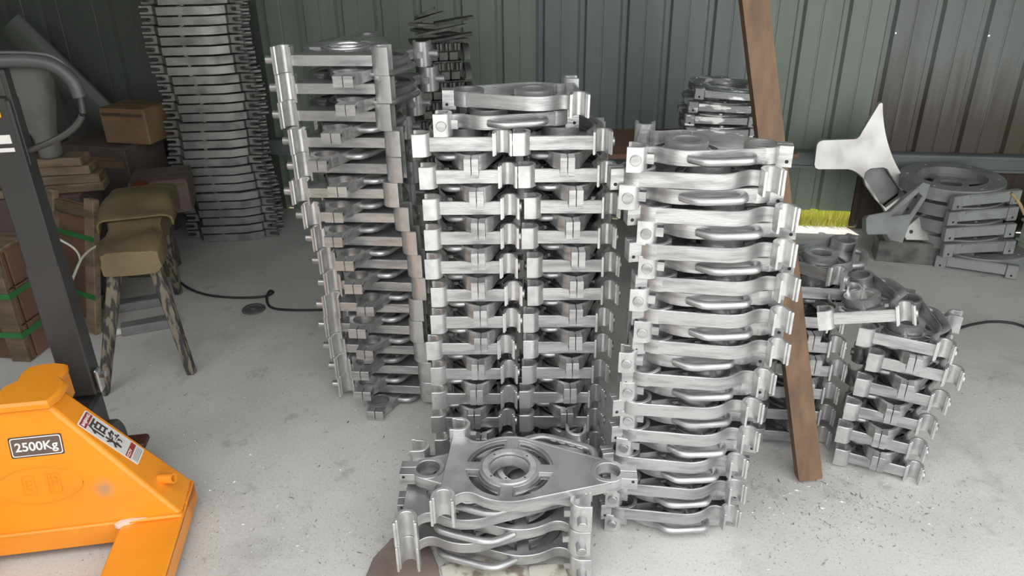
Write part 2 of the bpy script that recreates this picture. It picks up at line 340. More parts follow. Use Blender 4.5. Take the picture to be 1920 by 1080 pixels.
# ------------------------------------------------------------------ the aluminium castings
def casting_meshes(s, tt, hb, hs, hl, lw, sw, ir, hr, ringh, pin_r, pin_l, AY, lend, aro, ari, hz=0.0, hn=44):
    """s: plan scale, tt: half distance of the tube saddles, hb/hs/hl: half heights of rim, saddle, clamp lug"""
    k = s * 0.001; cy = 147 * k
    Cc = lambda p: (p[0] * k, p[1] * k + cy)
    TX = tt / k; xe = TX - sw / 2 / k + 4; AR = aro / k; phi = math.degrees(math.asin((130 - AR) / AY))
    rt = [(xe, -164), (xe + 2, -132)] + bez((xe, -124), (90, -100), (112.6, -65), 7)[0:7] + arc(0, 0, 130, -30, phi, 8) + arc(0, AY, AR, phi, 80, 4)
    lf = [(-x, y) for x, y in rt[::-1]]
    outl = [Cc(p) for p in rt + lf]
    holes = []
    for q in range(4):
        a0 = q * 90
        d_o, d_i = math.degrees(math.asin(16 / 114)), math.degrees(math.asin(16 / 78))
        holes.append([Cc(p) for p in arc(0, 0, 112, a0 + d_o, a0 + 90 - d_o, 9) + arc(0, 0, 78, a0 + 90 - d_i, a0 + d_i, 6)])
    ch = 0.0014
    b = MB().use(M['cast'])
    plate_out = offset(outl, 1.0 * k)
    b.prism(plate_out, holes + [[Cc(p) for p in arc(0, 0, 52, 0, 345, 23)], [Cc((p[0], p[1])) for p in arc(0, AY, ari / k + 1, 0, 340, 17)]], -hb + 0.0004, -hb + 9 * k, 0.0008)
    b.prism(outl, [offset(outl, 8 * k)], -hb, hb, ch)
    for h in holes:  # raised lips around the slots on the inner side
        b.prism(offset([p for p in h[::-1]], -5 * k), [h], -hb + 8 * k, -hb + 18 * k, 0.0006)
    for q in range(8):    # ribs from bearing seat to rim
        a = R(q * 45 + (0 if q % 2 == 0 else 0)); r0, r1 = 66, 124
        if q == 2: r1 = AY - ari / k - 8
        T = Matrix.Translation((0, cy, 0)) @ Matrix.Rotation(a, 4, 'Z')
        if q % 2 == 0: b.box(((r0 + r1) / 2 * k, 0, -hb + 12 * k), ((r1 - r0) * k, 6 * k, 16 * k), T)
    rin = offset(outl, 8 * k)
    for i in range(3, len(rin) - 3, 3):
        p = rin[i]; b.cyl((p[0], p[1], -0.001), 3.4 * k, 2 * hb - 0.004, 8)
    out = [('plate', b.mesh('plate'))]
    b = MB().use(M['machined'])
    b.lathe([(55 * k, -ringh), (69 * k, -ringh), (70 * k, -ringh + 1.5 * k), (70 * k, ringh), (46 * k, ringh), (43 * k, ringh - 3 * k), (43 * k, ringh - 10 * k), (53 * k, -ringh + 7 * k)], 36, Matrix.Translation((0, cy, 0)))
    b.use(M['hole'])
    for q in range(4): b.cyl((60 * k * math.cos(R(45 + 90 * q)), cy + 60 * k * math.sin(R(45 + 90 * q)), -ringh - 0.0001), 2.6 * k, 0.0006, 8)
    out.append(('bearing_ring', b.mesh('bearing_ring')))
    # saddle: U-shaped half pipe, opening toward -y
    def saddle(with_pin):
        b = MB().use(M['machined'])
        w = sw / 2; d0 = -sw * 0.42
        outer = [(-w, d0), (-w, 0.0)] + arc(0, 0, w, 180, 0, 10)[1:] + [(w, d0)]
        fl_ = (w - ir) * 0.62
        inner = [(w - fl_, d0), (w - fl_, d0 * 0.62), (ir, d0 * 0.55)] + arc(0, 0, ir, 0, 180, 10) + [(-ir, d0 * 0.55), (-w + fl_, d0 * 0.62), (-w + fl_, d0)]
        b.prism(outer + inner, [], -hs, hs, 0.0012)
        b.use(M['cast']).box((0, w + 0.004, 0), (0.016, 0.02, hb * 1.2))
        return b.mesh('tube_saddle')
    sd = saddle(False)
    out.append(('tube_saddle', sd, (-tt, 0, 0), R(-90)))
    out.append(('tube_saddle', sd, (tt, 0, 0), 0.0))
    b = MB().use(M['cast']).cyl((sw / 2 + pin_l / 2 - 0.003, 0.0, 0), pin_r, pin_l + 0.006, 18, 'x', ch=0.0012)
    b.use(M['cast']).box((sw / 2 + pin_l + 0.0003, 0, 0), (0.0008, pin_r * 0.7, pin_r * 0.14))
    out.append(('locating_pin', b.mesh('locating_pin'), (tt, 0, 0), 0.0))
    # split clamp
    b = MB().use(M['cast'])
    ay = cy + AY * k; gap = 0.0024
    ring_o = arc(0, 0, aro + 0.0006, 90 + 4, 90 + 356, 34); ring_i = arc(0, 0, ari, 90 + 356, 90 + 4, 28)
    TA = Matrix.Translation((0, ay, 0))
    b.prism([(gap * -0.5 if False else p[0], p[1]) for p in ring_o + ring_i], [], -hb * 1.06, hb * 1.06, 0.001, TA)
    ly0, ly1 = ari + 0.002, lend - ay
    for sx in (-1, 1):
        x0, x1 = gap * 0.5 * 1.0, gap * 0.5 + lw
        p = [(sx * x0, ly0), (sx * x1, ly0 - 2 * k), (sx * x1, ly1), (sx * x0, ly1)]
        b.prism(p, [], hz - hl, hz + hl, 0.001, TA)
        b.use(M['hole']).cyl((sx * (x1 + 0.0001), ay + ly1 - 0.011, hz - hl * 0.45), 0.0042, 0.0008, 10, 'x'); b.use(M['cast'])
    out.append(('split_clamp', b.mesh('split_clamp')))
    # carrying handle, along the +x flank
    h0 = (130 * math.cos(R(phi)), 130 * math.sin(R(phi))); h1 = (AR * math.cos(R(phi)), AY + AR * math.sin(R(phi))); tx, ty = h1[0] - h0[0], h1[1] - h0[1]; ln = math.hypot(tx, ty); hl_ = ln / 234.0; tx /= ln; ty /= ln; nx, ny = ty, -tx
    def hp(a, n): return ((h0[0] + tx * a * hl_ + nx * n * hn / 49) * k, (h0[1] + ty * a * hl_ + ny * n * hn / 49) * k + cy, 0)
    path = smooth_path([hp(-26, -6), hp(-6, 20), hp(14, 40), hp(40, 48), hp(80, 49), hp(130, 49), hp(160, 44), hp(176, 24), hp(182, -6)], 5)
    b = MB().use(M['cast']).tube(path, hr, 12, ry=hr * 0.92)
    for a in (52, 78, 104, 130): p = hp(a, 49 - hr / k * 0.72); b.tube([hp(a - 10, 49 - hr / k * 0.8), hp(a, 49 - hr / k * 1.08), hp(a + 10, 49 - hr / k * 0.8)], [hr * .3, hr * .42, hr * .3], 8)
    out.append(('carrying_handle', b.mesh('carrying_handle', 60)))
    return out
MED = casting_meshes(0.70, 0.100, 0.0182, 0.029, 0.0245, 0.0165, 0.048, 0.0150, 0.0108, 0.0205, 0.0125, 0.006, 236, 0.333, 0.0395, 0.0305, -0.005, 42)
LRG = casting_meshes(1.0, 0.143, 0.0158, 0.0395, 0.0165, 0.027, 0.058, 0.0195, 0.0105, 0.0195, 0.0125, 0.026, 250, 0.47, 0.043, 0.031)

def casting(model, pos, yaw, flip=False, tilt=(0, 0), label='', group=''):
    """pos: middle between the two saddles; yaw: heading of the clamp end (0 = away from the camera), tilt: (pitch, roll) degrees"""
    o = link('clamp_casting', None, None, pos); o.empty_display_size = 0.05
    m = Matrix.Rotation(yaw, 3, 'Z') @ Matrix.Rotation(R(tilt[0]), 3, 'X') @ Matrix.Rotation(R(tilt[1]), 3, 'Y')
    if flip: m = m @ Matrix.Rotation(math.pi, 3, 'Y')
    o.rotation_euler = m.to_euler(); tag(o, label, 'metal casting', group)
    for e in model:
        if e[0] == 'locating_pin': link(e[0], e[1], c); continue      # the pin belongs to the saddle before it
        c = link(e[0], e[1], o)
        if len(e) > 2: c.location = e[2]; c.rotation_euler = (0, 0, e[3])
    return o
def Rz(a, v): c, s = math.cos(a), math.sin(a); return (c * v[0] - s * v[1], s * v[0] + c * v[1])
J = lambda a: random.uniform(-a, a)

# tall stack nearest the bench: large castings lying plate side up
px_pin = [118, 172, 226, 276, 323, 372, 412, 456, 493, 540, 580, 619, 658, 695, 737]
x_pin = [512, 520, 524, 543, 550, 545, 567, 584, 596, 606, 603, 606, 615, 625, 631]
x_lug = [647, 652, 625, 600, 637, 630, 629, 650, 666, 688, 673, 687, 679, 683, 706]
yaw1 = R(-6)
for i in range(15):
    k = 14 - i
    z = 0.06 + 0.0795 * k
    Xt = X_for(x_pin[i] + 22, 2.30, z); off = Rz(yaw1, (-0.143, 0))
    casting(LRG, (Xt - off[0], 2.30 - off[1], z), yaw1 + J(.02), True, (0, 0), f'aluminium casting, {ORD[i]} beam end from the top, tall stack nearest the bench', 'castings in the tall stack nearest the bench')
    z = 0.02 + 0.0795 * k
    Xa = X_for(x_lug[i], 2.20, z); ya = yaw1 + math.pi + J(.05); off = Rz(ya, (0, 0.47))
    casting(LRG, (Xa - off[0], 2.165 - off[1], z), ya, True, (0, 0), f'aluminium casting, {ORD[i]} split clamp from the top, tall stack nearest the bench', 'castings in the tall stack nearest the bench')
# two middle stacks
xb = {0: [790, 803, 810, 812, 813, 824, 823, 815, 823, 825, 823, 830, 832], 1: [977, 987, 998, 993, 1002, 1003, 995, 995, 992, 987, 987, 990, 992]}
xl = {0: [884, 894, 897, 897, 897, 901, 902, 897, 894, 890, 902, 900], 1: [1063, 1079, 1073, 1083, 1080, 1079, 1078, 1072, 1068, 1062, 1062, 1060]}
for s in (0, 1):
    nm = ('left of two middle stacks', 'right of two middle stacks')[s]
    for i in range(13):
        k = 12 - i; z = 0.042 + 0.0829 * k; y = R((-1, -2)[s]) + J(.012)
        off = Rz(y, (-0.1, 0)); X = X_for(xb[s][i], 1.872, z)
        casting(MED, (X - off[0], 1.872 - off[1], z), y, False, (0, 0), f'aluminium casting, {ORD[i]} beam end from the top, {nm}', 'castings in the ' + nm)
        if i < 12:
            z -= 0.0414; y = math.pi + J(.03); off = Rz(y, (0, 0.33)); X = X_for(xl[s][i], 1.835, z)
            casting(MED, (X - off[0], 1.812 - off[1], z), y, False, (0, 0), f'aluminium casting, {ORD[i]} split clamp from the top, {nm}', 'castings in the ' + nm)
# two castings bridging the middle stacks
casting(MED, (-0.155, 1.985, 1.082), R(-95), False, (0, 0), 'lower of the two castings bridging the middle stacks, round pin at left', 'castings bridging the middle stacks')
casting(MED, (0.165, 1.975, 1.126), R(92), False, (1.0, 0), 'top casting bridging the middle stacks, clamp lug at left', 'castings bridging the middle stacks')
# front right stack
x_a = [1194, 1180, 1213, 1215, 1199, 1206, 1177, 1179, 1179, 1172, 1162, 1151, 1150]
x_b = [1445, 1471, 1467, 1473, 1461, 1456, 1430, 1408, 1401, 1379, 1377, 1367]
for i in range(13):
    k = 12 - i; z = 0.030 + 0.0858 * k; ph = R(-15) + J(.03); y = ph - math.pi / 2
    off = Rz(y, (0.1, 0)); X = X_for(x_a[i], 1.65, z)
    casting(MED, (X - off[0], 1.65 - off[1], z), y, False, (0, 0), f'aluminium casting, {ORD[i]} handle side from the top, front right stack', 'castings in the front right stack')
    if i < 12:
        z -= 0.0429; y = R(188) - math.pi / 2 + J(.03); off = Rz(y, (-0.1, 0)); X = X_for(x_b[i], 1.60, z)
        casting(MED, (X - off[0], 1.60 - off[1], z), y, False, (0, 0), f'aluminium casting, {ORD[i]} plain flank from the top, front right stack', 'castings in the front right stack')
# tilted stack right of the post
y6 = R(-26)
x6 = [1640 - 17, 1640, 1617, 1597, 1582, 1578]; l6 = [1688, 1710, 1694, 1668, 1646, 1642]
for i in range(6):
    k = 5 - i; z = 0.032 + 0.084 * k; off = Rz(y6, (-0.1, 0)); X = X_for(x6[i], 1.91, z)
    casting(MED, (X - off[0], 1.91 - off[1], z), y6 + J(.02), False, (0, 1.2), f'aluminium casting, {ORD[i]} beam end from the top, stack right of the post', 'castings in the stack right of the post')
    if i: 
        z += 0.042; y = y6 + math.pi + J(.04); off = Rz(y, (0, 0.33)); X = X_for(l6[i], 1.83, z)
        casting(MED, (X - off[0], 1.815 - off[1], z), y, False, (0, -1.2), f'aluminium casting, {ORD[i - 1]} split clamp from the top, stack right of the post', 'castings in the stack right of the post')
# dim stack behind the post
x5 = [1564, 1566, 1568, 1554, 1547, 1540]; y5 = R(-8)
for i in range(6):
    k = 5 - i; z = 0.034 + 0.083 * k; off = Rz(y5, (0.1, 0)); X = X_for(x5[i], 1.995, z)
    casting(MED, (X - off[0], 1.995 - off[1], z), y5 + J(.02), False, (0, 0), f'aluminium casting, {ORD[i]} beam end from the top, dim stack behind the post', 'castings in the dim stack behind the post')
    z += 0.0415; y = y5 + math.pi + J(.04); off = Rz(y, (0, 0.33))
    if i: casting(MED, (X - 0.085 - off[0], 1.955 - off[1], z), y, False, (0, 0), f'aluminium casting, {ORD[i - 1]} split clamp from the top, dim stack behind the post', 'castings in the dim stack behind the post')
# loose castings heaped on those two stacks
casting(MED, (0.895, 2.03, 0.532), R(-10), False, (-1, 0), 'aluminium casting bridging behind the post, second from the heap top', 'loose castings heaped on the right stacks')
casting(MED, (0.985, 2.30, 0.488), R(172), False, (0, 0), 'aluminium casting with its clamp forward, under the heap behind the post', 'loose castings heaped on the right stacks')
casting(MED, (0.864, 2.07, 0.592), R(-45), False, (-2, 0), 'topmost loose casting of the right heap, handle sticking out right', 'loose castings heaped on the right stacks')
casting(MED, (0.965, 1.865, 0.540), R(-20), False, (-3, -13), 'tilted loose casting lying across the stack right of the post', 'loose castings heaped on the right stacks')
# low heap in front
HG = 'castings in the low front heap'
hp = [((0.165, 1.615, 0.043), 90, 'lowest casting of the front heap, saddle at right on the slabs'),
      ((-0.272, 1.615, 0.086), -90, 'second casting from the floor in the front heap, saddle at left'),
      ((0.158, 1.62, 0.129), 91, 'third casting from the floor in the front heap, saddle at right'),
      ((-0.268, 1.61, 0.172), -91, 'fourth casting from the floor in the front heap, saddle at left'),
      ((0.168, 1.615, 0.215), 88, 'second casting from the top of the front heap, open ring at left'),
      ((-0.160, 1.588, 0.258), -95, 'topmost casting of the front heap, flat plate with large bearing ring')]
for p, a, lb in hp: casting(LRG, p, R(a), True, (0, 0), lb, HG)

# ------------------------------------------------------------------ leaning timber post
base = Vector((0.884, 1.83, 0)); tp = at_Y(1413, 0, 2.2); dirv = (tp - base).normalized()
top = base + dirv * 2.3
xd = dirv.cross(Vector((0, 1, 0))).normalized(); yd = dirv.cross(xd).normalized()
ring = lambda c, w, d: [tuple(c + xd * sx * w + yd * sy * d) for sx, sy in ((-1, -1), (1, -1), (1, 1), (-1, 1))]
b = MB().use(M['post']).loft([ring(base + dirv * 0.008, 0.033, 0.018), ring(base + dirv * 0.02, 0.035, 0.02), ring(top - dirv * 0.01, 0.035, 0.02), ring(top, 0.033, 0.018)])
tag(b.build('timber_post', angle=20), 'reddish brown squared timber post leaning behind the front right stack', 'post')

# ------------------------------------------------------------------ tall stack of notched frames at the back left
def notched_meshes():
    out = [(-0.155, 0), (0.072, 0), (0.150, 0.032), (0.178, 0.12), (0.135, 0.30), (-0.11, 0.30), (-0.212, 0.18), (-0.205, 0.085)]
    b = MB().use(M['dullcast'])
    b.prism(out, [offset(out, 0.028)], 0.003, 0.041, 0.0012).box((-0.05, 0.012, 0.0205), (0.016, 0.02, 0.045)).box((0.1, 0.25, 0.0205), (0.02, 0.04, 0.045)).box((-0.1, 0.25, 0.0205), (0.02, 0.04, 0.045))
    fr = b.mesh('frame')
    prof = [(0, -0.019), (0.046, -0.019), (0.046, -0.009), (0.022, -0.009)] + [(0.022 - 0.009 * math.sin(R(a)), -0.009 * math.cos(R(a))) for a in (30, 60, 90, 120, 150)] + [(0.022, 0.009), (0.046, 0.009), (0.046, 0.019), (0, 0.019)]
    T = Matrix(((1, 0, 0, 0), (0, 0, 1, 0), (0, 1, 0, 0.022), (0, 0, 0, 1)))
    lug = MB().use(M['lugcast']).prism([(x * 1.35, y) for x, y in prof], [], -0.014, 0.014, 0.001, T).mesh('notched_lug')
    return fr, lug
nf, nl = notched_meshes()
lug_at = [((-0.195, 0.085, 0), R(180)), ((-0.205, 0.18, 0), R(172)), ((0.158, 0.06, 0), R(-6)), ((0.168, 0.145, 0), R(10)), ((0.140, 0.26, 0), R(40))]
for k in range(28):
    z = 0.0453 * k
    X = X_for(437 if k == 0 else 437, 3.80, 0.0)
    o = empty('notched_frame', (X + 0.006 + J(.007) + 0.012 * math.sin(k * .5), 3.79 + J(.006), z), R(3) + J(.02))
    tag(o, f'dark notched frame casting, {"lowest" if k == 0 else ORD[k]} up from the floor, tall stack at back left', 'metal casting', 'notched frames in the tall back stack')
    link('frame', nf, o)
    for p, a in lug_at: link('notched_lug', nl, o, p, (0, 0, a))

# ------------------------------------------------------------------ finned castings behind the tall stack, offcuts on top
b = MB().use(M['scrap']).box((0, 0.09, 0.043), (0.20, 0.14, 0.060)).box((-0.01, 0.09, 0.080), (0.22, 0.15, 0.010))
fb = b.mesh('body')
ftooth = MB().use(M['fin']).box((0, 0, 0), (0.012, 0.03, 0.034), bev=0.002).mesh('fin')
fblock = MB().use(M['fin']).box((0, 0, 0), (0.040, 0.03, 0.036), bev=0.002).mesh('block')
ao = arc(0, 0, 0.062, 0, 180, 12); ai = arc(0, 0, 0.045, 180, 0, 12)
T = Matrix(((0, 0, 1, 0), (1, 0, 0, 0.03), (0, 1, 0, 0.012), (0, 0, 0, 1)))
farch = MB().use(M['scrap']).prism(ao + ai, [], 0, 0.028, 0.001, T).mesh('arch')
Xf = X_for(828, 3.55, 0.9)
for k in range(12):
    o = empty('finned_casting', (Xf + J(.008), 3.55 + J(.006), 0.086 * k), R(12) + J(.02))
    tag(o, f'dark finned casting, {ORD[11 - k]} from the top, stack behind the tall bright one', 'metal casting', 'finned castings behind the tall stack')
    link('body', fb, o)
    for q in range(5):
        link('fin', ftooth, o, (-0.088 + q * 0.040, 0.012, 0.064)); link('fin', ftooth, o, (-0.073 + q * 0.040, 0.012, 0.064))
    for q in range(4): link('block', fblock, o, (-0.075 + q * 0.046, 0.014, 0.024))
    link('arch', farch, o, (0.105, 0.0, 0.0))
fz = 0.086 * 12
ol = ['broad dark offcut lying lowest in the scrap heap', 'dark offcut strip along the front of the scrap heap', 'dark offcut plate in the middle of the scrap heap', 'narrow offcut sloping across the scrap heap', 'short offcut at the left of the scrap heap',
      'thin offcut poking right from the scrap heap', 'bent offcut near the scrap heap top', 'topmost tilted offcut of the scrap heap']
zz = fz - 0.004
for q in range(8):
    w = (0.25, 0.26, 0.22, 0.24, 0.12, 0.18, 0.14, 0.10)[q]
    pts = [(-w / 2, -0.03), (-w * 0.2, -0.042), (w * 0.25, -0.03), (w / 2, -0.02), (w * 0.46, 0.025), (0.02, 0.045), (-w * 0.45, 0.03)]
    pts = [(x + J(.008), y + J(.006)) for x, y in pts]
    dx = (0.0, 0.02, -0.02, 0.01, -0.07, 0.06, -0.05, -0.065)[q]
    ob = MB().use(M['scrap']).prism(pts, [], 0, 0.012, 0.001).build('metal_offcut', None, (Xf + dx, 3.60 + (-0.05 if q in (1, 3) else 0.0) + J(.015), zz), (R(J(5)), R((0, -7, 6, -10, 4, -8, -14, -24)[q]), R(J(12))))
    zz += 0.0165; tag(ob, ol[q], 'scrap metal', 'offcuts on the finned castings')

# ------------------------------------------------------------------ ring frames with lugs (back right stacks)
def ringframe_meshes(m, w, hgt, lugw, lugh, Ro, top=True):
    b = MB().use(m)
    cyy = Ro * 1.05
    oc = arc(0, cyy, Ro, 0, 350, 35); ic = arc(0, cyy, Ro * 0.66, 0, 350, 35)
    b.prism(oc, [ic], 0.012, hgt, 0.0015)
    holes = [arc(0, cyy, Ro * 0.62, a + 8, a + 82, 8) + arc(0, cyy, Ro * 0.34, a + 78, a + 12, 6) for a in (0, 90, 180, 270)]
    b.prism(arc(0, cyy, Ro * 0.7, 0, 350, 35), holes + [arc(0, cyy, Ro * 0.22, 0, 340, 17)], hgt * 0.35, hgt * 0.52, 0.001)
    for q in range(6):
        a = R(30 + 60 * q); b.cyl((Ro * 0.86 * math.cos(a), cyy + Ro * 0.86 * math.sin(a), hgt), 0.008, 0.008, 10)
    ring_ = b.mesh('ring')
    bar = MB().use(m).box((0, 0.012, hgt * 0.55), (2 * w - lugw, 0.024, hgt * 0.72), bev=0.002).box((0, 0.001, hgt * 0.78), (2 * w - 2.4 * lugw, 0.01, hgt * 0.14)).mesh('bar')
    l = MB().use(m).box((0, 0.008, lugh / 2), (lugw, 0.03, lugh), bev=0.003)
    l.use(M['hole']).cyl((0, -0.0072, lugh * 0.26), lugw * 0.11, 0.001, 10, 'y')
    lug = l.mesh('lug')
    foot = MB().use(m).cyl((0, 0, 0.008), lugw * 0.42, 0.022, 16, ch=0.001).mesh('foot')
    return [('ring', ring_, (0, 0, 0)), ('bar', bar, (0, 0, 0)), ('lug', lug, (-w, 0, 0)), ('lug', lug, (w, 0, 0)), ('foot', foot, (-w * 0.86, 0.05, 0)), ('foot', foot, (w * 0.86, 0.05, 0))]
def ringframe(ms, loc, rz, label, group, tilt=0, fl=False):
    o = link('ring_frame', None, None, loc, (0, R(tilt), rz)); o.empty_display_size = 0.05
    tag(o, label, 'metal casting', group)
    for n, me, p in ms: link(n, me, o, p)
    return o
RS = ringframe_meshes(M['streaked'], 0.125, 0.042, 0.040, 0.046, 0.15)
zc = 0.665
for k in range(5):
    ringframe(RS, (X_for(1349, 3.05, zc) + (0.0, 0.004, -0.006, 0.002, 0.022)[k], 3.05 + J(.006), zc + 0.0495 * k), R(-4) + J(.03), f'small streaked ring frame, {ORD[4 - k]} in the stack of five before the wall', 'small ring frames before the wall', tilt=(0.5, 1, 2.0, 3.0, 4.0)[k])
RB = ringframe_meshes(M['greycast'], 0.145, 0.070, 0.048, 0.066, 0.225)
zz = 0.0
for k in range(5):
    ringframe(RB, (X_for((1822, 1832, 1834, 1838, 1842)[k], 3.28, zz), 3.26 + (0, .02, .02, .015, 0)[k], zz), R((-28, 3, 5, 7, 10)[k]), f'large grey ring frame, {ORD[4 - k]} in the stack at far right', 'large ring frames at far right', tilt=-1)
    zz += 0.082
# timber box carrying the small ring frames
o = empty('wooden_box', (0.74, 3.2, 0), R(-3)); tag(o, 'brown wooden box with overhanging lid below the small streaked ring frames', 'box')
for q in range(7):
    link('board', MB().use(M['redwood']).box((0, 0, 0), (0.42, 0.02, 0.086), bev=0.002).mesh('board') if q == 0 else bpy.data.meshes['board'], o, (0.14, -0.18, 0.05 + q * 0.092))
MB().use(M['redwood']).box((0, 0.01, 0.655), (0.84, 0.40, 0.022), bev=0.002).build('lid', o)
for sx in (-1, 1): MB().use(M['redwood']).box((0.14 + sx * 0.20, 0.0, 0.322), (0.02, 0.34, 0.644)).build('side_panel', o)
MB().use(M['redwood']).box((0.14, 0.18, 0.322), (0.42, 0.02, 0.644)).build('back_panel', o)

# ------------------------------------------------------------------ Y-shaped plates
def px_outline(pts, x0, y0, k, sc): return [((480 * 0 + x / sc - x0) * k, -(y / sc - y0) * k / 0.93) for x, y in pts]
def yplate(pts, slot, sc, x0, y0, k, th, m, name):
    o = px_outline(pts, x0, y0, k, sc); h = [px_outline(s_, x0, y0, k, sc) for s_ in slot]
    T = Matrix(((1, 0, 0, 0), (0, 0, -1, 0), (0, 1, 0, 0), (0, 0, 0, 1)))
    return MB().use(m).prism(o, h, 0, th, 0.0025, T)
z6 = 3.177
y1 = [(470, 68), (482, 60), (495, 64)] + bez((497, 80), (540, 330), (720, 515), 10) + [(800, 600), (740, 690), (640, 720), (585, 645)] + bez((560, 620), (440, 440), (350, 432), 6) + [(178, 437), (158, 430), (148, 410), (148, 300), (158, 280), (180, 270), (360, 260)] + bez((372, 258), (388, 250), (395, 225), 4)
s1 = [(450, 470), (455, 445), (480, 425), (550, 418), (572, 425), (600, 460), (690, 560), (600, 640), (540, 600), (470, 520)]
c1 = at_Y(1620, 300, 3.62)
yp = yplate(y1, [s1], z6, 140, 120, 0.00253, 0.03, M['brushed'], 'plate').build('three_arm_plate', None, c1, (R(-8), 0, R(-8)))
tag(yp, 'bright brushed three-armed plate leaning upright against the green wall', 'metal plate')
MB().use(M['greycast']).prism([(p[0] * 0.98 + .001, p[1] * 0.98) for p in px_outline(s1, 140, 120, 0.00253, z6)], [], 0.018, 0.024, 0, Matrix(((1, 0, 0, 0), (0, 0, 1, 0), (0, 1, 0, 0), (0, 0, 0, 1)))).build('web', yp)
y2 = [(415, 718), (432, 702), (570, 690), (800, 545), (850, 560), (810, 640), (700, 760), (640, 870), (560, 850), (540, 815), (420, 808), (410, 790)]
s2 = [(580, 718), (770, 600), (790, 620), (700, 715)]
c2 = at_Y(1660, 400, 3.28)
yp2 = yplate(y2, [s2], z6, 180, 220, 0.00240, 0.035, M['greycast'], 'plate').build('three_arm_plate', None, c2, (R(-24), 0, R(10)))
tag(yp2, 'dull grey three-armed plate lying in front of the bright one', 'metal plate')
MB().use(M['greycast']).prism([(p[0], p[1]) for p in px_outline(s2, 180, 220, 0.00240, z6)], [], 0.02, 0.028, 0, Matrix(((1, 0, 0, 0), (0, 0, 1, 0), (0, 1, 0, 0), (0, 0, 0, 1)))).build('web', yp2)
y3 = [(665, 830), (690, 770), (720, 745), (790, 690), (880, 700), (880, 860), (680, 852)]
c3 = at_Y(1720, 430, 3.42)
hc = [(706 + 9 * math.cos(a), 806 + 9 * math.sin(a)) for a in (2 * math.pi * q / 10 for q in range(10))]
yp3 = yplate(y3, [hc], z6, 240, 250, 0.00250, 0.03, M['brushed'], 'plate').build('three_arm_plate', None, c3, (R(-20), 0, R(0)))
tag(yp3, 'pale plate corner with a bolt hole, tucked beside the far right stack', 'metal plate')
# supports those plates lean on
bl = MB().use(M['scrap']).box((0, 0, 0.055), (0.42, 0.12, 0.11), bev=0.004).build('timber_block', None, (1.98, 3.42, 0), (0, 0, R(-15))); tag(bl, 'dark timber block on the floor under the grey plate', 'timber')

# ------------------------------------------------------------------ orange pallet truck
JA = R(9.0); JC = Vector((-1.234, 1.57, 0)); ju = Vector((math.cos(JA), math.sin(JA), 0)); jv = Vector((-math.sin(JA), math.cos(JA), 0))
jack = empty('pallet_truck', JC, JA); tag(jack, 'orange hand pallet truck with dark grey steering handle and white stickers', 'pallet truck')
def tolocal(p): d = p - JC; return Vector((d.dot(ju), d.dot(jv), d.z))
HW = 0.335
def housing_mat():
    m = mat('orange_housing_paint', (0.93, 0.33, 0.022), 0.30, 0.0, col2=(0.86, 0.29, 0.02), vscale=5, c2=(0.4, 0.7), rvar=0.04)
    nt = m.node_tree; N = nt.nodes; L = nt.links; b_ = N['Principled BSDF']; src = b_.inputs['Base Color'].links[0].from_socket
    tc = N.new('ShaderNodeTexCoord'); no = N.new('ShaderNodeTexNoise'); no.inputs['Scale'].default_value = 30; L.new(tc.outputs['Object'], no.inputs['Vector'])
    ds = N.new('ShaderNodeVectorMath'); ds.operation = 'DISTANCE'; ds.inputs[1].default_value = (0.150, 0.02, 0.190); L.new(tc.outputs['Object'], ds.inputs[0])
    ad = N.new('ShaderNodeMath'); ad.operation = 'MULTIPLY_ADD'; ad.inputs[1].default_value = 0.02; L.new(no.outputs['Fac'], ad.inputs[0]); L.new(ds.outputs['Value'], ad.inputs[2])
    mr = N.new('ShaderNodeMapRange'); mr.inputs[1].default_value = 0.014; mr.inputs[2].default_value = 0.042; mr.inputs[3].default_value = 0.8; mr.inputs[4].default_value = 0.0; L.new(ad.outputs[0], mr.inputs[0])
    mx = N.new('ShaderNodeMix'); mx.data_type = 'RGBA'; mx.inputs['B'].default_value = (0.42, 0.28, 0.17, 1); L.new(mr.outputs[0], mx.inputs['Factor']); L.new(src, mx.inputs['A']); L.new(mx.outputs['Result'], b_.inputs['Base Color'])
    return m
b = MB().use(housing_mat())
fr_ = [(-HW, 0.0, 0.088), (HW, 0.0, 0.088), (0.062, 0.068, 0.432), (-0.062, 0.068, 0.432)]
bk_ = [(-HW, 0.145, 0.088), (HW, 0.145, 0.088), (0.062, 0.155, 0.432), (-0.062, 0.155, 0.432)]
b.add(fr_ + bk_, [(0, 1, 2, 3), (5, 4, 7, 6), (1, 5, 6, 2), (4, 0, 3, 7), (3, 2, 6, 7), (4, 5, 1, 0)])
jb = b.build('housing', jack, angle=20)
md = jb.modifiers.new('bevel', 'BEVEL'); md.width = 0.010; md.segments = 3
MB().use(M['orange']).box((0, 0.0, 0.058), (2 * HW - 0.31, 0.012, 0.058)).box((0, 0.004, 0.089), (2 * HW, 0.022, 0.012), bev=0.004).build('cross_member', jack)
tp_px = [(-4, 754), (30, 752), (86, 750), (105, 737), (122, 721), (112, 708), (118, 702), (125, 692), (118, 682), (98, 681), (80, 692), (61, 707), (24, 730)]
tpl = [tolocal(at_z(x, y, 0.448)) for x, y in tp_px]
tpl = [(p.x, p.y) for p in tpl]
b = MB().use(M['orange']).prism([(-0.066, 0.058), (0.066, 0.058), (0.080, 0.10), (0.080, 0.152), (0.056, 0.182), (0.060, 0.215), (0.050, 0.25), (0.02, 0.262), (-0.02, 0.262), (-0.05, 0.25), (-0.060, 0.215), (-0.056, 0.182), (-0.080, 0.152), (-0.080, 0.10)], [], 0.425, 0.452, 0.007)
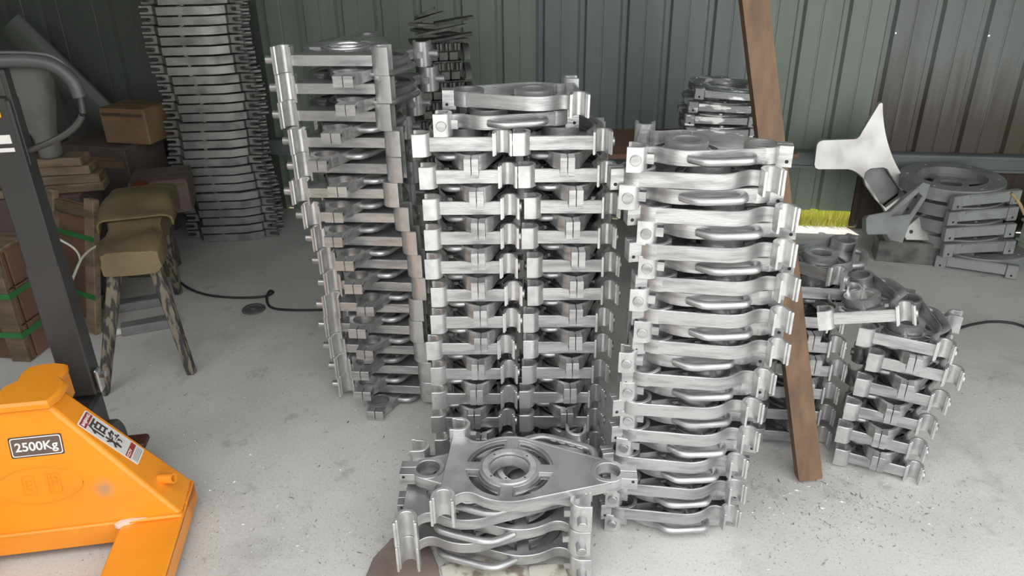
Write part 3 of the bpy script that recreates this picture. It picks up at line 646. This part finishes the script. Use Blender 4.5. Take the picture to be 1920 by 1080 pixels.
b.prism([(0.03, 0.14), (0.056, 0.17), (0.054, 0.235), (0.02, 0.255), (-0.02, 0.255), (-0.054, 0.235), (-0.056, 0.17), (-0.03, 0.14)], [], 0.36, 0.43, 0.004)
b.build('top_bracket', jack, angle=30)
for sx in (-1, 1):
    x0, x1 = sorted((sx * HW, sx * (HW - 0.16)))
    b = MB().use(M['orange']).prism([(x0, 0.145), (x0, -1.05), (x0 + 0.03, -1.13), (x1 - 0.03, -1.13), (x1, -1.05), (x1, 0.145)][::1], [], 0.068, 0.084, 0.004)
    b.box((x0 + 0.004, -0.45, 0.05), (0.008, 1.18, 0.055)).box((x1 - 0.004, -0.45, 0.05), (0.008, 1.18, 0.055)).box(((x0 + x1) / 2, 0.10, 0.058), (0.16, 0.09, 0.06))
    b.build('fork', jack)
    MB().use(M['rubber']).cyl(((x0 + x1) / 2, -0.95, 0.036), 0.036, 0.07, 20, 'x', ch=0.004).build('load_wheel', jack)
# scuffed spot and bare chip on the fork heel
MB().use(M['bare']).prism([(0.165, -0.014), (0.178, 0.0), (0.20, 0.002), (0.245, -0.001), (0.205, -0.006), (0.185, -0.010), (0.175, -0.022)], [], 0.0842, 0.0965).build('paint_chip', jack)
# stub tube on the right flank
pt = tolocal(at_Y(308, 905, 1.70))
MB().use(M['orange']).lathe([(0.009, 0), (0.014, 0), (0.014, 0.045), (0.009, 0.045)], 20, Matrix.Translation((0.272, 0.075, 0.160)) @ Matrix.Rotation(R(80), 4, 'Y') @ Matrix.Rotation(R(18), 4, 'X')).build('stub_tube', jack)
# panel frame: origin, x along, y up the panel, outward normal
n_f = Vector((0, -0.344, 0.068)).normalized(); upf = Vector((0, 0.068, 0.344)).normalized()
def frame_at(p, xd_, yd_):
    xd_ = xd_.normalized(); zd = xd_.cross(yd_).normalized(); yd_ = zd.cross(xd_)
    m = Matrix((xd_, yd_, zd)).transposed().to_4x4(); m.translation = p; return m
def text_mesh(body, size, m, extrude=0.0004, bold=0.0):
    cu = bpy.data.curves.new('lettering', 'FONT'); cu.body = body; cu.size = size; cu.align_x = 'CENTER'; cu.align_y = 'CENTER'; cu.extrude = extrude; cu.offset = bold
    t = bpy.data.objects.new('lettering', cu); COL.objects.link(t); bpy.context.view_layer.update()
    me = bpy.data.meshes.new_from_object(t.evaluated_get(bpy.context.evaluated_depsgraph_get())); bpy.data.objects.remove(t)
    me.name = 'lettering'; me.materials.clear(); me.materials.append(m); return me
def rrect(w, h, r, n=4):
    return arc(w / 2 - r, h / 2 - r, r, 0, 90, n) + arc(-w / 2 + r, h / 2 - r, r, 90, 180, n) + arc(-w / 2 + r, -h / 2 + r, r, 180, 270, n) + arc(w / 2 - r, -h / 2 + r, r, 270, 360, n)
def on_panel(u, s_): return Vector((u, 0, 0.088)) + upf * s_ + n_f * 0.0008
pa = on_panel(0.012, 0.246); xd0 = Vector((1, 0, 0)) * math.cos(R(0)) + upf * math.sin(R(0))
mf = frame_at(pa, xd0, upf)
st = MB().use(M['ink_dark']).prism(rrect(0.128, 0.058, 0.005), [], 0, 0.0005).use(M['ink_white']).prism(rrect(0.122, 0.052, 0.006), [], 0.0002, 0.0008).use(M['stick_brown']).prism(rrect(0.117, 0.047, 0.005), [], 0.0004, 0.0011).build('capacity_sticker', jack)
st.matrix_local = mf; st['label'] = 'brown sticker reading 2500Kg'
tx_ = link('lettering', text_mesh('2500Kg', 0.0335, M['ink_white'], 0.0004, 0.0006), st, (0, -0.001, 0.0012))
# pressed oval emblem
el = [on_panel(0.0 + 0.105 * math.cos(a), 0.135 + 0.052 * math.sin(a)) for a in (2 * math.pi * q / 48 for q in range(48))]
MB().use(M['orange']).tube([tuple(p) for p in el], 0.0016, 6, closed=True).build('pressed_oval', jack)
for du, ch_ in ((-0.027, 'E'), (0.035, 'R')):
    mfe = frame_at(on_panel(du, 0.137), Vector((1, 0, 0)), upf)
    e1 = MB().use(M['orange']).prism(rrect(0.032, 0.056, 0.003), [rrect(0.027, 0.051, 0.003)], 0, 0.001).build('pressed_letter_frame', jack); e1.matrix_local = mfe
    if ch_ == 'E':
        e1b = MB().use(M['orange']).box((0, 0.012, 0.0005), (0.014, 0.003, 0.001)).box((0, 0.0, 0.0005), (0.014, 0.003, 0.001)).box((0, -0.012, 0.0005), (0.014, 0.003, 0.001)).box((-0.006, 0, 0.0005), (0.003, 0.026, 0.001)).build('pressed_strokes', e1)
    else:
        e1b = MB().use(M['orange']).box((0, 0.016, 0.0005), (0.016, 0.003, 0.001)).box((0, 0.002, 0.0005), (0.016, 0.003, 0.001)).box((0.007, 0.009, 0.0005), (0.003, 0.016, 0.001)).box((-0.006, 0, 0.0005), (0.003, 0.04, 0.001)).build('pressed_strokes', e1)
# brand sticker on the sloping right flank
A0, A1, B0, B1 = Vector(fr_[2]), Vector(fr_[1]), Vector(bk_[2]), Vector(bk_[1])
def on_flank(t, w): return (A0.lerp(A1, t)).lerp(B0.lerp(B1, t), w)
dn = (on_flank(0.9, .5) - on_flank(0.1, .5)).normalized(); ac = (on_flank(.5, 1) - on_flank(.5, 0)).normalized()
nf_ = dn.cross(ac).normalized(); nf_ = nf_ if nf_.x > 0 else -nf_
mfl = frame_at(on_flank(0.40, 0.53) + nf_ * 0.0012, ac, -dn)
SL, SW = 0.190, 0.066
st2 = MB().use(M['ink_white']).prism(rrect(SW, SL, 0.005), [], 0, 0.0005).use(M['stick_white']).prism(rrect(SW - 0.005, SL - 0.005, 0.004), [], 0.0002, 0.0008).use(M['ink_red']).box((0, SL / 2 - 0.0145, 0.0006), (SW - 0.008, 0.020, 0.0008)).box((0, -SL / 2 + 0.034, 0.0006), (SW - 0.008, 0.016, 0.0008)).build('brand_sticker', jack)
for q in range(4): MB().use(M['greycast']).box((0, -SL / 2 + 0.006 + q * 0.0045, 0.0009), (SW * 0.78, 0.0018, 0.0003)).build('fine_print', st2)
st2.matrix_local = mfl; st2['label'] = 'white sticker with two large dark characters and red bands'
link('lettering', text_mesh('BAIJIANG', 0.0125, M['ink_white'], 0.0003, 0.0003), st2, (0, SL / 2 - 0.0145, 0.0012))
link('lettering', text_mesh('\u4f70', 0.052, M['ink_dark'], 0.0003, 0.0012), st2, (0, 0.040, 0.0010))
link('lettering', text_mesh('\u5c06', 0.052, M['ink_dark'], 0.0003, 0.0012), st2, (0, -0.014, 0.0010))
link('lettering', text_mesh('CCTV', 0.0115, M['ink_white'], 0.0003, 0.0003), st2, (-0.012, -SL / 2 + 0.034, 0.0012))
# dark pump foot, hinge, handle tower and loop
MB().use(M['darksteel']).box((0, 0.34, 0.15), (0.11, 0.12, 0.24), bev=0.01).build('pump_body', jack)
MB().use(M['rubber']).cyl((-0.055, 0.34, 0.09), 0.09, 0.05, 28, 'x', ch=0.006).cyl((0.055, 0.34, 0.09), 0.09, 0.05, 28, 'x', ch=0.006).build('steer_wheel', jack)
MB().use(M['maroon']).box((0.12, 0.34, 0.105), (0.09, 0.06, 0.022), bev=0.005).build('foot_pedal', jack)
tw = Vector((-1.265, 1.905, 0))
tl_ = tolocal(tw)
MB().use(M['darksteel']).box((tl_.x, tl_.y + 0.03, 0.50), (0.085, 0.07, 0.42), bev=0.004).box((tl_.x, tl_.y + 0.03, 0.79), (0.079, 0.062, 0.72), bev=0.003).box((tl_.x - 0.043, tl_.y + 0.032, 1.10), (0.012, 0.035, 0.24), bev=0.002).box((tl_.x + 0.036, tl_.y + 0.032, 1.10), (0.012, 0.035, 0.24), bev=0.002).build('handle_tower', jack)
MB().use(M['chrome']).box((tl_.x + 0.052, tl_.y + 0.02, 0.33), (0.012, 0.034, 0.075), bev=0.004).cyl((tl_.x + 0.062, tl_.y + 0.02, 0.345), 0.011, 0.022, 6, 'x').build('hinge_bracket', jack)
hx, hy = tl_.x - 0.003, tl_.y + 0.03
half = [(0.04, 1.015), (0.10, 1.035), (0.155, 1.062), (0.190, 1.098), (0.197, 1.14)]
for sx in (-1, 1):
    MB().use(M['darksteel']).tube(smooth_path([(hx + sx * a, hy, c) for a, c in half] + [(hx + sx * 0.196, hy, 1.16)], 6), 0.0085, 12).build('lower_rod', jack)
grip = smooth_path([(hx - 0.196, hy, 1.145), (hx - 0.188, hy, 1.185), (hx - 0.155, hy, 1.222), (hx - 0.10, hy, 1.236), (hx, hy, 1.238), (hx + 0.10, hy, 1.236), (hx + 0.155, hy, 1.222), (hx + 0.188, hy, 1.185), (hx + 0.196, hy, 1.145)], 6)
MB().use(M['rubber']).tube(grip, 0.0165, 14).build('grip', jack)
MB().use(M['rubber']).tube(smooth_path([(hx - 0.14, hy + .01, 1.247), (hx, hy + .01, 1.256), (hx + 0.14, hy + .01, 1.247), (hx + 0.185, hy + .01, 1.21)], 6), 0.006, 8).build('release_lever', jack)
MB().use(M['ink_yellow']).box((hx - 0.008, hy - 0.033, 1.125), (0.05, 0.002, 0.03)).use(M['stick_white']).box((hx - 0.004, hy - 0.033, 1.055), (0.055, 0.002, 0.022)).box((hx, hy - 0.033, 1.028), (0.05, 0.002, 0.01)).use(M['darksteel']).box((hx, hy - 0.024, 1.08), (0.07, 0.016, 0.15)).build('control_plate', jack)

# ------------------------------------------------------------------ wooden bench
P1, P2, P3 = at_z(195, 740, 0), at_z(360, 700, 0), at_z(335, 550, 0)
fc = at_Y(240, 470, 2.47); bc = at_Y(262, 330, 3.10)
ben = empty('wooden_bench', (fc.x, fc.y, 0)); tag(ben, 'worn wooden bench with peeling painted legs and oily top', 'bench')
def bl_(p): return (p.x - fc.x, p.y - fc.y, p.z)
ax = Vector((bc.x - fc.x, bc.y - fc.y, 0)); L_ = ax.length; ax.normalize(); sx_ = Vector((ax.y, -ax.x, 0))
rings = []; NB = 20
for i in range(13):
    t = i / 12; c = ax * (L_ * t - 0.02) ; w = 0.098 + 0.012 * math.sin(t * 9) + (0.018 if t > .45 else 0); zt = 0.515 + 0.018 * (t > .45) + 0.006 * math.sin(t * 14); zb = 0.425
    if i in (0, 12): w *= 0.95
    rg = []
    for q in range(NB):
        a = 2 * math.pi * q / NB; cx_, cz_ = math.cos(a), math.sin(a)
        ex = abs(cx_) ** 0.35 * (1 if cx_ > 0 else -1); ez = abs(cz_) ** 0.35 * (1 if cz_ > 0 else -1)
        nz = noise.noise(Vector((t * 6, cx_ * 2, cz_ * 2))) * 0.012
        p = c + sx_ * (w + nz) * ex; rg.append((p.x, p.y, (zt + zb) / 2 + (zt - zb) / 2 * ez + nz))
    rings.append(rg)
MB().use(M['benchtop']).loft(rings).build('seat', ben, angle=60)
# saddle of old sacking over the far half
cl = []
for i in range(11):
    t = 0.40 + 0.62 * i / 10; c = ax * (L_ * t); row = []
    for q in range(15):
        a = -1 + 2 * q / 14; wv = noise.noise(Vector((t * 7, a * 2.5, 3))) * 0.012
        xx = 0.122 * max(-1, min(1, a * 1.5)) ; drop = max(0, abs(a) - 0.66) * 0.24 * (1 + 0.5 * math.sin(t * 9)); p = c + sx_ * (xx + (0.012 if a > 0 else -0.012) * (abs(a) > .66) + wv)
        row.append((p.x, p.y, 0.552 + 0.012 * math.sin(t * 11) + wv - drop))
    cl.append(row)
vs = [p for r in cl for p in r]; fs = [(i * 15 + q, i * 15 + q + 1, (i + 1) * 15 + q + 1, (i + 1) * 15 + q) for i in range(10) for q in range(14)]
co = MB().use(M['benchtop']).add(vs, fs).build('sacking', ben, angle=70); md = co.modifiers.new('thick', 'SOLIDIFY'); md.thickness = 0.012; md = co.modifiers.new('sub', 'SUBSURF'); md.levels = 1; md.render_levels = 1
def leg(foot, topp, w0=0.0155, w1=0.021):
    f_, t_ = Vector(foot), Vector(topp); d = (t_ - f_).normalized(); a = d.cross(Vector((0, 1, 0))).normalized(); b_ = d.cross(a).normalized()
    rg = lambda c, w: [tuple(c + a * sx * w + b_ * sy * w) for sx, sy in ((-1, -.7), (-.7, -1), (.7, -1), (1, -.7), (1, .7), (.7, 1), (-.7, 1), (-1, .7))]
    MB().use(M['benchleg']).loft([rg(f_, w0 * .96), rg(f_ + d * 0.004, w0), rg(f_.lerp(t_, .5), (w0 + w1) / 2), rg(t_, w1)]).build('leg', ben)
tpA = ax * 0.06 - sx_ * 0.055; tpB = ax * 0.06 + sx_ * 0.06; tpC = ax * (L_ - 0.1) + sx_ * 0.06; tpD = ax * (L_ - 0.1) - sx_ * 0.055
leg(bl_(P1), (tpA.x, tpA.y, 0.46)); leg(bl_(P2), (tpB.x, tpB.y, 0.46)); leg(bl_(P3), (tpC.x, tpC.y, 0.46))
P4 = P1 + (P3 - P2); leg((P4.x - fc.x, P4.y - fc.y, 0), (tpD.x, tpD.y, 0.46))

# ------------------------------------------------------------------ junk behind the bench, left
def crate(loc, rz, w, d, h, label, straps=True):
    o = empty('packing_crate', loc, rz); tag(o, label, 'crate')
    n = 3; bh = h / n
    bm_ = MB().use(M['redwood']).box((0, 0, 0), (w, 0.018, bh - 0.006), bev=0.002).mesh('board'); bm2 = MB().use(M['redwood']).box((0, 0, 0), (0.018, d - 0.04, bh - 0.006), bev=0.002).mesh('board')
    for q in range(n):
        z = bh * (q + .5)
        link('board', bm_, o, (0, -d / 2, z)); link('board', bm_, o, (0, d / 2, z)); link('board', bm2, o, (-w / 2 + .009, 0, z)); link('board', bm2, o, (w / 2 - .009, 0, z))
    MB().use(M['wood']).box((0, 0, h - 0.005), (w, d, 0.02), bev=0.003).build('lid', o)
    for sx in (-1, 1): MB().use(M['wood']).box((sx * (w / 2 - 0.04), -d / 2 - 0.018, h / 2), (0.075, 0.022, h), bev=0.003).build('batten', o)
    if straps:
        for z in (h * 0.26, h * 0.62):
            MB().use(M['strap']).box((0, -d / 2 - 0.031, z), (w + 0.01, 0.003, 0.022)).box((w / 2 + 0.004, 0, z), (0.003, d + 0.06, 0.022)).box((-w / 2 - 0.004, 0, z), (0.003, d + 0.06, 0.022)).build('strap', o)
    return o
cb = at_z(84, 665, 0)
crate((cb.x - 0.30, cb.y + 0.08, 0), R(-6), 0.58, 0.16, 0.46, 'red-brown wooden crate with green straps behind the pallet truck')
fr2 = empty('slatted_pallet', at_z(150, 632, 0.0) + Vector((-0.07, 0.10, 0)), R(-24)); tag(fr2, 'dark wooden pallet leaning upright behind the truck handle, green straps', 'pallet')
fr2.rotation_euler = (R(-14), 0, R(-30))
for x, w in ((-0.13, 0.05), (0.13, 0.06)): MB().use(M['wood']).box((x, 0, 0.28), (w, 0.03, 0.56), bev=0.003).build('stile', fr2)
for z in (0.03, 0.5): MB().use(M['wood']).box((0, 0.004, z), (0.26, 0.024, 0.05), bev=0.003).build('rail', fr2)
MB().use(M['redwood']).box((0, 0.016, 0.28), (0.25, 0.012, 0.5)).build('back_board', fr2)
for z in (0.16, 0.40): MB().use(M['strap']).box((0, -0.018, z), (0.33, 0.003, 0.02)).build('strap', fr2)
# stacked planks
pl = [(60, 395, .50, 'lowest'), (70, 372, .42, 'second'), (95, 345, .46, 'chipped upper'), (85, 318, .40, 'topmost')]
base_p = at_Y(95, 345, 2.95)
psup = MB().use(M['carton_dark']).box((0, 0, 0.24), (0.40, 0.24, 0.48), bev=0.006).build('storage_box', None, (base_p.x - 0.24, 3.26, 0), (0, 0, R(6))); tag(psup, 'dark box in shadow carrying the loose planks', 'box')
zp = 0.482
for q, lb in enumerate(('lowest plank on the dark box behind the truck handle', 'second plank up on the dark box behind the handle', 'third plank on the dark box, its end chipped pale', 'topmost pale plank lying on the dark box')):
    o = MB().use(M['wood']).box((0, 0, 0), (0.50 - 0.03 * q, 0.11, 0.038), bev=0.004).build('plank', None, (base_p.x - 0.20 + J(.02), 3.22 + J(.015), zp + 0.019), (0, 0, R(14 - 3 * q))); zp += 0.0385
    tag(o, lb, 'plank', 'planks on the dark box')
# sack on the planks
def blob(cx, cy, z0, prof, m, name, seed, sq=0.8, n=24, wr=0.02):
    rings = []
    for (z, rx, ry, dx) in prof:
        rg = []
        for q in range(n):
            a = 2 * math.pi * q / n; c, s = math.cos(a), math.sin(a)
            e = 1 + noise.noise(Vector((c * 1.8 + seed, s * 1.8, z * 9))) * wr * 8
            rg.append((cx + dx + rx * e * abs(c) ** sq * (1 if c > 0 else -1), cy + ry * e * abs(s) ** sq * (1 if s > 0 else -1), z0 + z))
        rings.append(rg)
    return MB().use(m).loft(rings).build(name, angle=70)
sk = at_Y(75, 200, 3.1)
o = blob(0, 0, 0, [(0, .035, .04, .03), (.01, .042, .05, .03), (.06, .043, .05, .03), (.10, .045, .05, .025), (.12, .055, .055, .02), (.17, .075, .06, .01), (.24, .10, .07, .0), (.32, .115, .07, .0), (.36, .10, .06, .0), (.375, .05, .03, .0)], M['cloth'], 'cloth_sack', 3, wr=0.012)
o.location = (X_for(84, 3.21, zp), 3.21, zp + 0.002); tag(o, 'pale grey cloth sack standing on planks behind the truck handle', 'sack')
# duct leaning
d0, d1 = at_Y(225, 245, 4.20), at_Y(88, 112, 4.22)
cs = [Vector((0, 0, 0)), (d1 - d0)]
gr = MB().use(M['wall_shaded'])
nn = (d1 - d0).normalized(); a_ = nn.cross(Vector((0, 1, 0))).normalized(); b_ = nn.cross(a_)
gr.loft([[tuple(nn * t + a_ * (0.075 + (0.006 if q % 2 else -0.004)) * math.cos(2 * math.pi * q / 20) + b_ * (0.03) * math.sin(2 * math.pi * q / 20)) for q in range(20)] for t in (-(d0.z - 0.06) / nn.z, 0.72)])
# long enough to stand on the floor
o = gr.build('sheet_offcut', None, d0); 
tag(o, 'dark ribbed sheet offcut leaning across the left corner', 'sheet metal')
o2 = MB().use(M['carton_dark']).box((0, 0, 0.26), (0.30, 0.34, 0.52), bev=0.006).build('storage_box', None, (-2.52, 3.92, 0), (0, 0, R(-8))); tag(o2, 'dark box standing below the leaning sheet offcut', 'box')
# cartons
def carton(loc, rz, w, d, h, m, label, tilt=0):
    o = link('carton', None, None, loc, (0, R(tilt), rz)); tag(o, label, 'carton', 'cartons behind the bench')
    MB().use(M[m]).box((0, 0, h / 2), (w, d, h), bev=0.005).build('box', o)
    MB().use(M[m]).box((0, -d * 0.25, h + 0.003), (w * 0.98, d * 0.47, 0.005)).build('flap', o); MB().use(M[m]).box((0, d * 0.25, h + 0.003), (w * 0.98, d * 0.47, 0.005)).build('flap', o)
    MB().use(M['wood']).box((0, -d / 2 - 0.0012, h * 0.86), (w * 0.9, 0.002, h * 0.10)).build('tape', o)
c4 = at_Y(300, 400, 3.5)
carton((at_z(318, 440, 0).x - 0.12, 3.60, 0), R(12), 0.30, 0.26, 0.26, 'carton_dark', 'lower purplish carton right behind the bench, beside the notched stack')
carton((at_Y(300, 330, 3.6).x - 0.0, 3.60, 0.268), R(16), 0.26, 0.24, 0.16, 'carton_dark', 'upper purplish carton resting on another, beside the notched stack')
carton((at_Y(235, 330, 3.85).x - .07, 3.92, 0), R(-14), 0.40, 0.30, 0.52, 'carton_dark', 'tall dark carton behind the bench, tan carton on top')
carton((at_Y(255, 210, 3.86).x - .02, 3.89, 0.53), R(-12), 0.25, 0.20, 0.17, 'carton', 'tan carton on top of the carton pile behind the bench')
o = blob(0, 0, 0, [(0, .03, .03, 0), (.008, .048, .04, 0), (.025, .05, .04, .01), (.045, .035, .03, .02), (.055, .012, .012, .02)], M['red'], 'red_rag', 9); o.location = (at_Y(255, 312, 3.5).x + .02, 3.42, 0.0)
rb = MB().use(M['carton_dark']).box((0, 0, 0.2), (0.2, 0.16, 0.40), bev=0.006).build('storage_box', None, (at_Y(255, 312, 3.5).x + .01, 3.43, 0)); tag(rb, 'narrow dark box behind the bench under the red rag', 'box')
o.location.z = 0.401; tag(o, 'crumpled red rag on a dark box behind the bench', 'rag')
# timbers lying on the floor behind the bench
for (p, q, lb) in (((205, 577), (312, 560), 'farther of two dusty timbers lying behind the bench'), ((228, 618), (330, 600), 'nearer of two dusty timbers lying behind the bench')):
    A_, B_ = at_z(*p, 0.02), at_z(*q, 0.02); c = (A_ + B_) / 2; ang = math.atan2(B_.y - A_.y, B_.x - A_.x)
    o = MB().use(M['greycast']).box((0, 0, 0), ((B_ - A_).length, 0.06, 0.04), bev=0.003).build('floor_timber', None, (c.x, c.y, 0.02), (0, 0, ang)); tag(o, lb, 'timber', 'timbers on the floor')
# white cable and black cords
def cable(pts, r, m, name, label):
    o = MB().use(M[m]).tube(smooth_path(pts, 8), r, 8).build(name, angle=80); tag(o, label, 'cable'); return o
wc = [at_Y(x, y, Y) for x, y, Y in ((84, 428, 2.72), (105, 445, 2.72), (138, 465, 2.72), (150, 485, 2.70), (143, 505, 2.70), (135, 525, 2.70), (131, 537, 2.70), (140, 515, 2.68), (152, 487, 2.66), (165, 472, 2.62), (180, 462, 2.58))]
cable([tuple(p) for p in wc], 0.0045, 'cable_w', 'white_cable', 'white cable looping from the bench to the leaning pallet')
bc_ = [at_z(x, y, 0.006) for x, y in ((300, 470), (318, 505), (345, 535), (385, 552), (440, 558), (495, 556), (512, 548), (505, 546), (500, 560), (508, 576), (540, 581), (600, 581), (660, 578))]
cable([tuple(p) for p in bc_], 0.0055, 'cable_b', 'black_cord', 'black cord curling across the floor from bench to tall stack')
rc_ = [at_z(x, y, 0.006) for x, y in ((1795, 616), (1825, 608), (1860, 603), (1900, 606), (1935, 618))]
cable([tuple(p) for p in rc_], 0.0055, 'cable_b', 'black_cord', 'short black cord on the floor at the right edge')
# right edge: pale box and rope
pb = at_z(1925, 470, 0)
o = empty('pale_crate', (2.62, 3.30, 0), R(8)); tag(o, 'pale green plastic crate cut off at the right edge', 'crate')
MB().use(M['pale_green']).box((0, 0, 0.16), (0.34, 0.3, 0.32), bev=0.008).build('body', o)
for z in (0.10, 0.20, 0.31): MB().use(M['pale_green']).box((0, 0, z), (0.355, 0.315, 0.014), bev=0.004).build('rib', o)
cable([tuple(at_Y(x, y, 3.13)) for x, y in ((1896, 362), (1905, 372), (1914, 386), (1921, 402))], 0.007, 'cable_y', 'tan_rope', 'tan rope hanging over the pale crate at right edge').location = (0.0, 0.0, 0)
# round iron cap in the floor, slabs under the heap
cp = at_z(476, 581, 0)
o = MB().use(M['cap']).lathe([(0, 0), (0.05, 0), (0.05, 0.006), (0.046, 0.009), (0.034, 0.009), (0.032, 0.006), (0.012, 0.006), (0.010, 0.010), (0, 0.010)], 28, None, False).build('iron_disc', None, (cp.x, cp.y, 0.0005)); tag(o, 'round dark iron disc lying flat on the floor', 'disc')
cp = at_z(640 / 3.86 + 380 - 40, 420 + 830 / 3.86, 0)

def slab(pts, z1, m, label):
    P = [at_z(x, y, z1) for x, y in pts]; c = sum(P, Vector()) / len(P)
    o = MB().use(M[m]).prism([(p.x - c.x, p.y - c.y) for p in P], [], 0, z1, 0.002).build('floor_slab', None, (c.x, c.y, 0.0005)); tag(o, label, 'slab', 'slabs under the front heap')
slab([(735, 1008), (800, 1010), (822, 1062), (830, 1120), (670, 1120), (700, 1045)], 0.006, 'stone', 'brown flat slab under the left of the front heap')
slab([(826, 1062), (900, 1040), (985, 1066), (992, 1130), (838, 1130)], 0.006, 'stone2', 'mottled pale slab under the middle of the front heap')
slab([(990, 1060), (1060, 1055), (1075, 1130), (998, 1130)], 0.006, 'stone2', 'pale slab at the right foot of the front heap')
# small rubbish and swarf
o = empty('drink_can', at_z(220, 622, 0.018), R(20)); tag(o, 'small crushed red and white can on the floor behind the bench', 'can')
MB().use(M['stick_white']).cyl((0.015, 0, 0), 0.016, 0.05, 16, 'x', ch=0.003).build('body', o); MB().use(M['ink_red']).cyl((-0.02, 0, 0), 0.0163, 0.022, 16, 'x', ch=0.002).build('band', o)
def scatter(name, m, n, region, smin, smax, label, zmax=0.0035):
    b = MB().use(M[m]); c = 0
    while c < n:
        px, py = region()
        p = at_z(px, py, 0); s = random.uniform(smin, smax) * (1 + 1.5 * (random.random() > .93)); a = random.uniform(0, 6.28); l = s * random.uniform(.8, 2.2)
        T = Matrix.Translation((p.x, p.y, 0.0)) @ Matrix.Rotation(a, 4, 'Z')
        b.add([(-l / 2, 0, 0.0004), (l / 2, s * .1, 0.0004), (0, s * .4, 0.0004), (l * .1, s * .15, min(zmax, s * .5))], [(0, 1, 2), (0, 1, 3), (1, 2, 3), (2, 0, 3)], T); c += 1
    tag(b.build(name), label, 'debris', kind='stuff')
def reg_all():
    while True:
        x = random.uniform(150, 1900); y = 460 + 610 * random.random() ** 0.8
        if random.random() < 0.35 + 0.65 * (y > 700): return x, y
def reg_right():
    while True:
        x = random.gauss(1560, 130); y = random.gauss(950, 45)
        if 1400 < x < 1900 and 860 < y < 1075: return x, y
def reg_left():
    return random.uniform(380, 740), 760 + 310 * random.random() ** .6
scatter('metal_swarf', 'chip', 900, reg_all, 0.002, 0.006, 'tiny bright aluminium chips scattered on the floor')
scatter('metal_swarf', 'chip', 1100, reg_left, 0.0015, 0.004, 'fine bright swarf on the floor beside the pallet truck')
scatter('metal_swarf', 'chip', 700, reg_right, 0.002, 0.006, 'clumps of swarf on the floor right of the front stack')
scatter('dark_grit', 'dirt', 420, reg_all, 0.0015, 0.005, 'dark grit scattered over the concrete floor')
scatter('dark_grit', 'dirt', 260, reg_right, 0.0015, 0.0045, 'dark grit clumps near the leaning post')
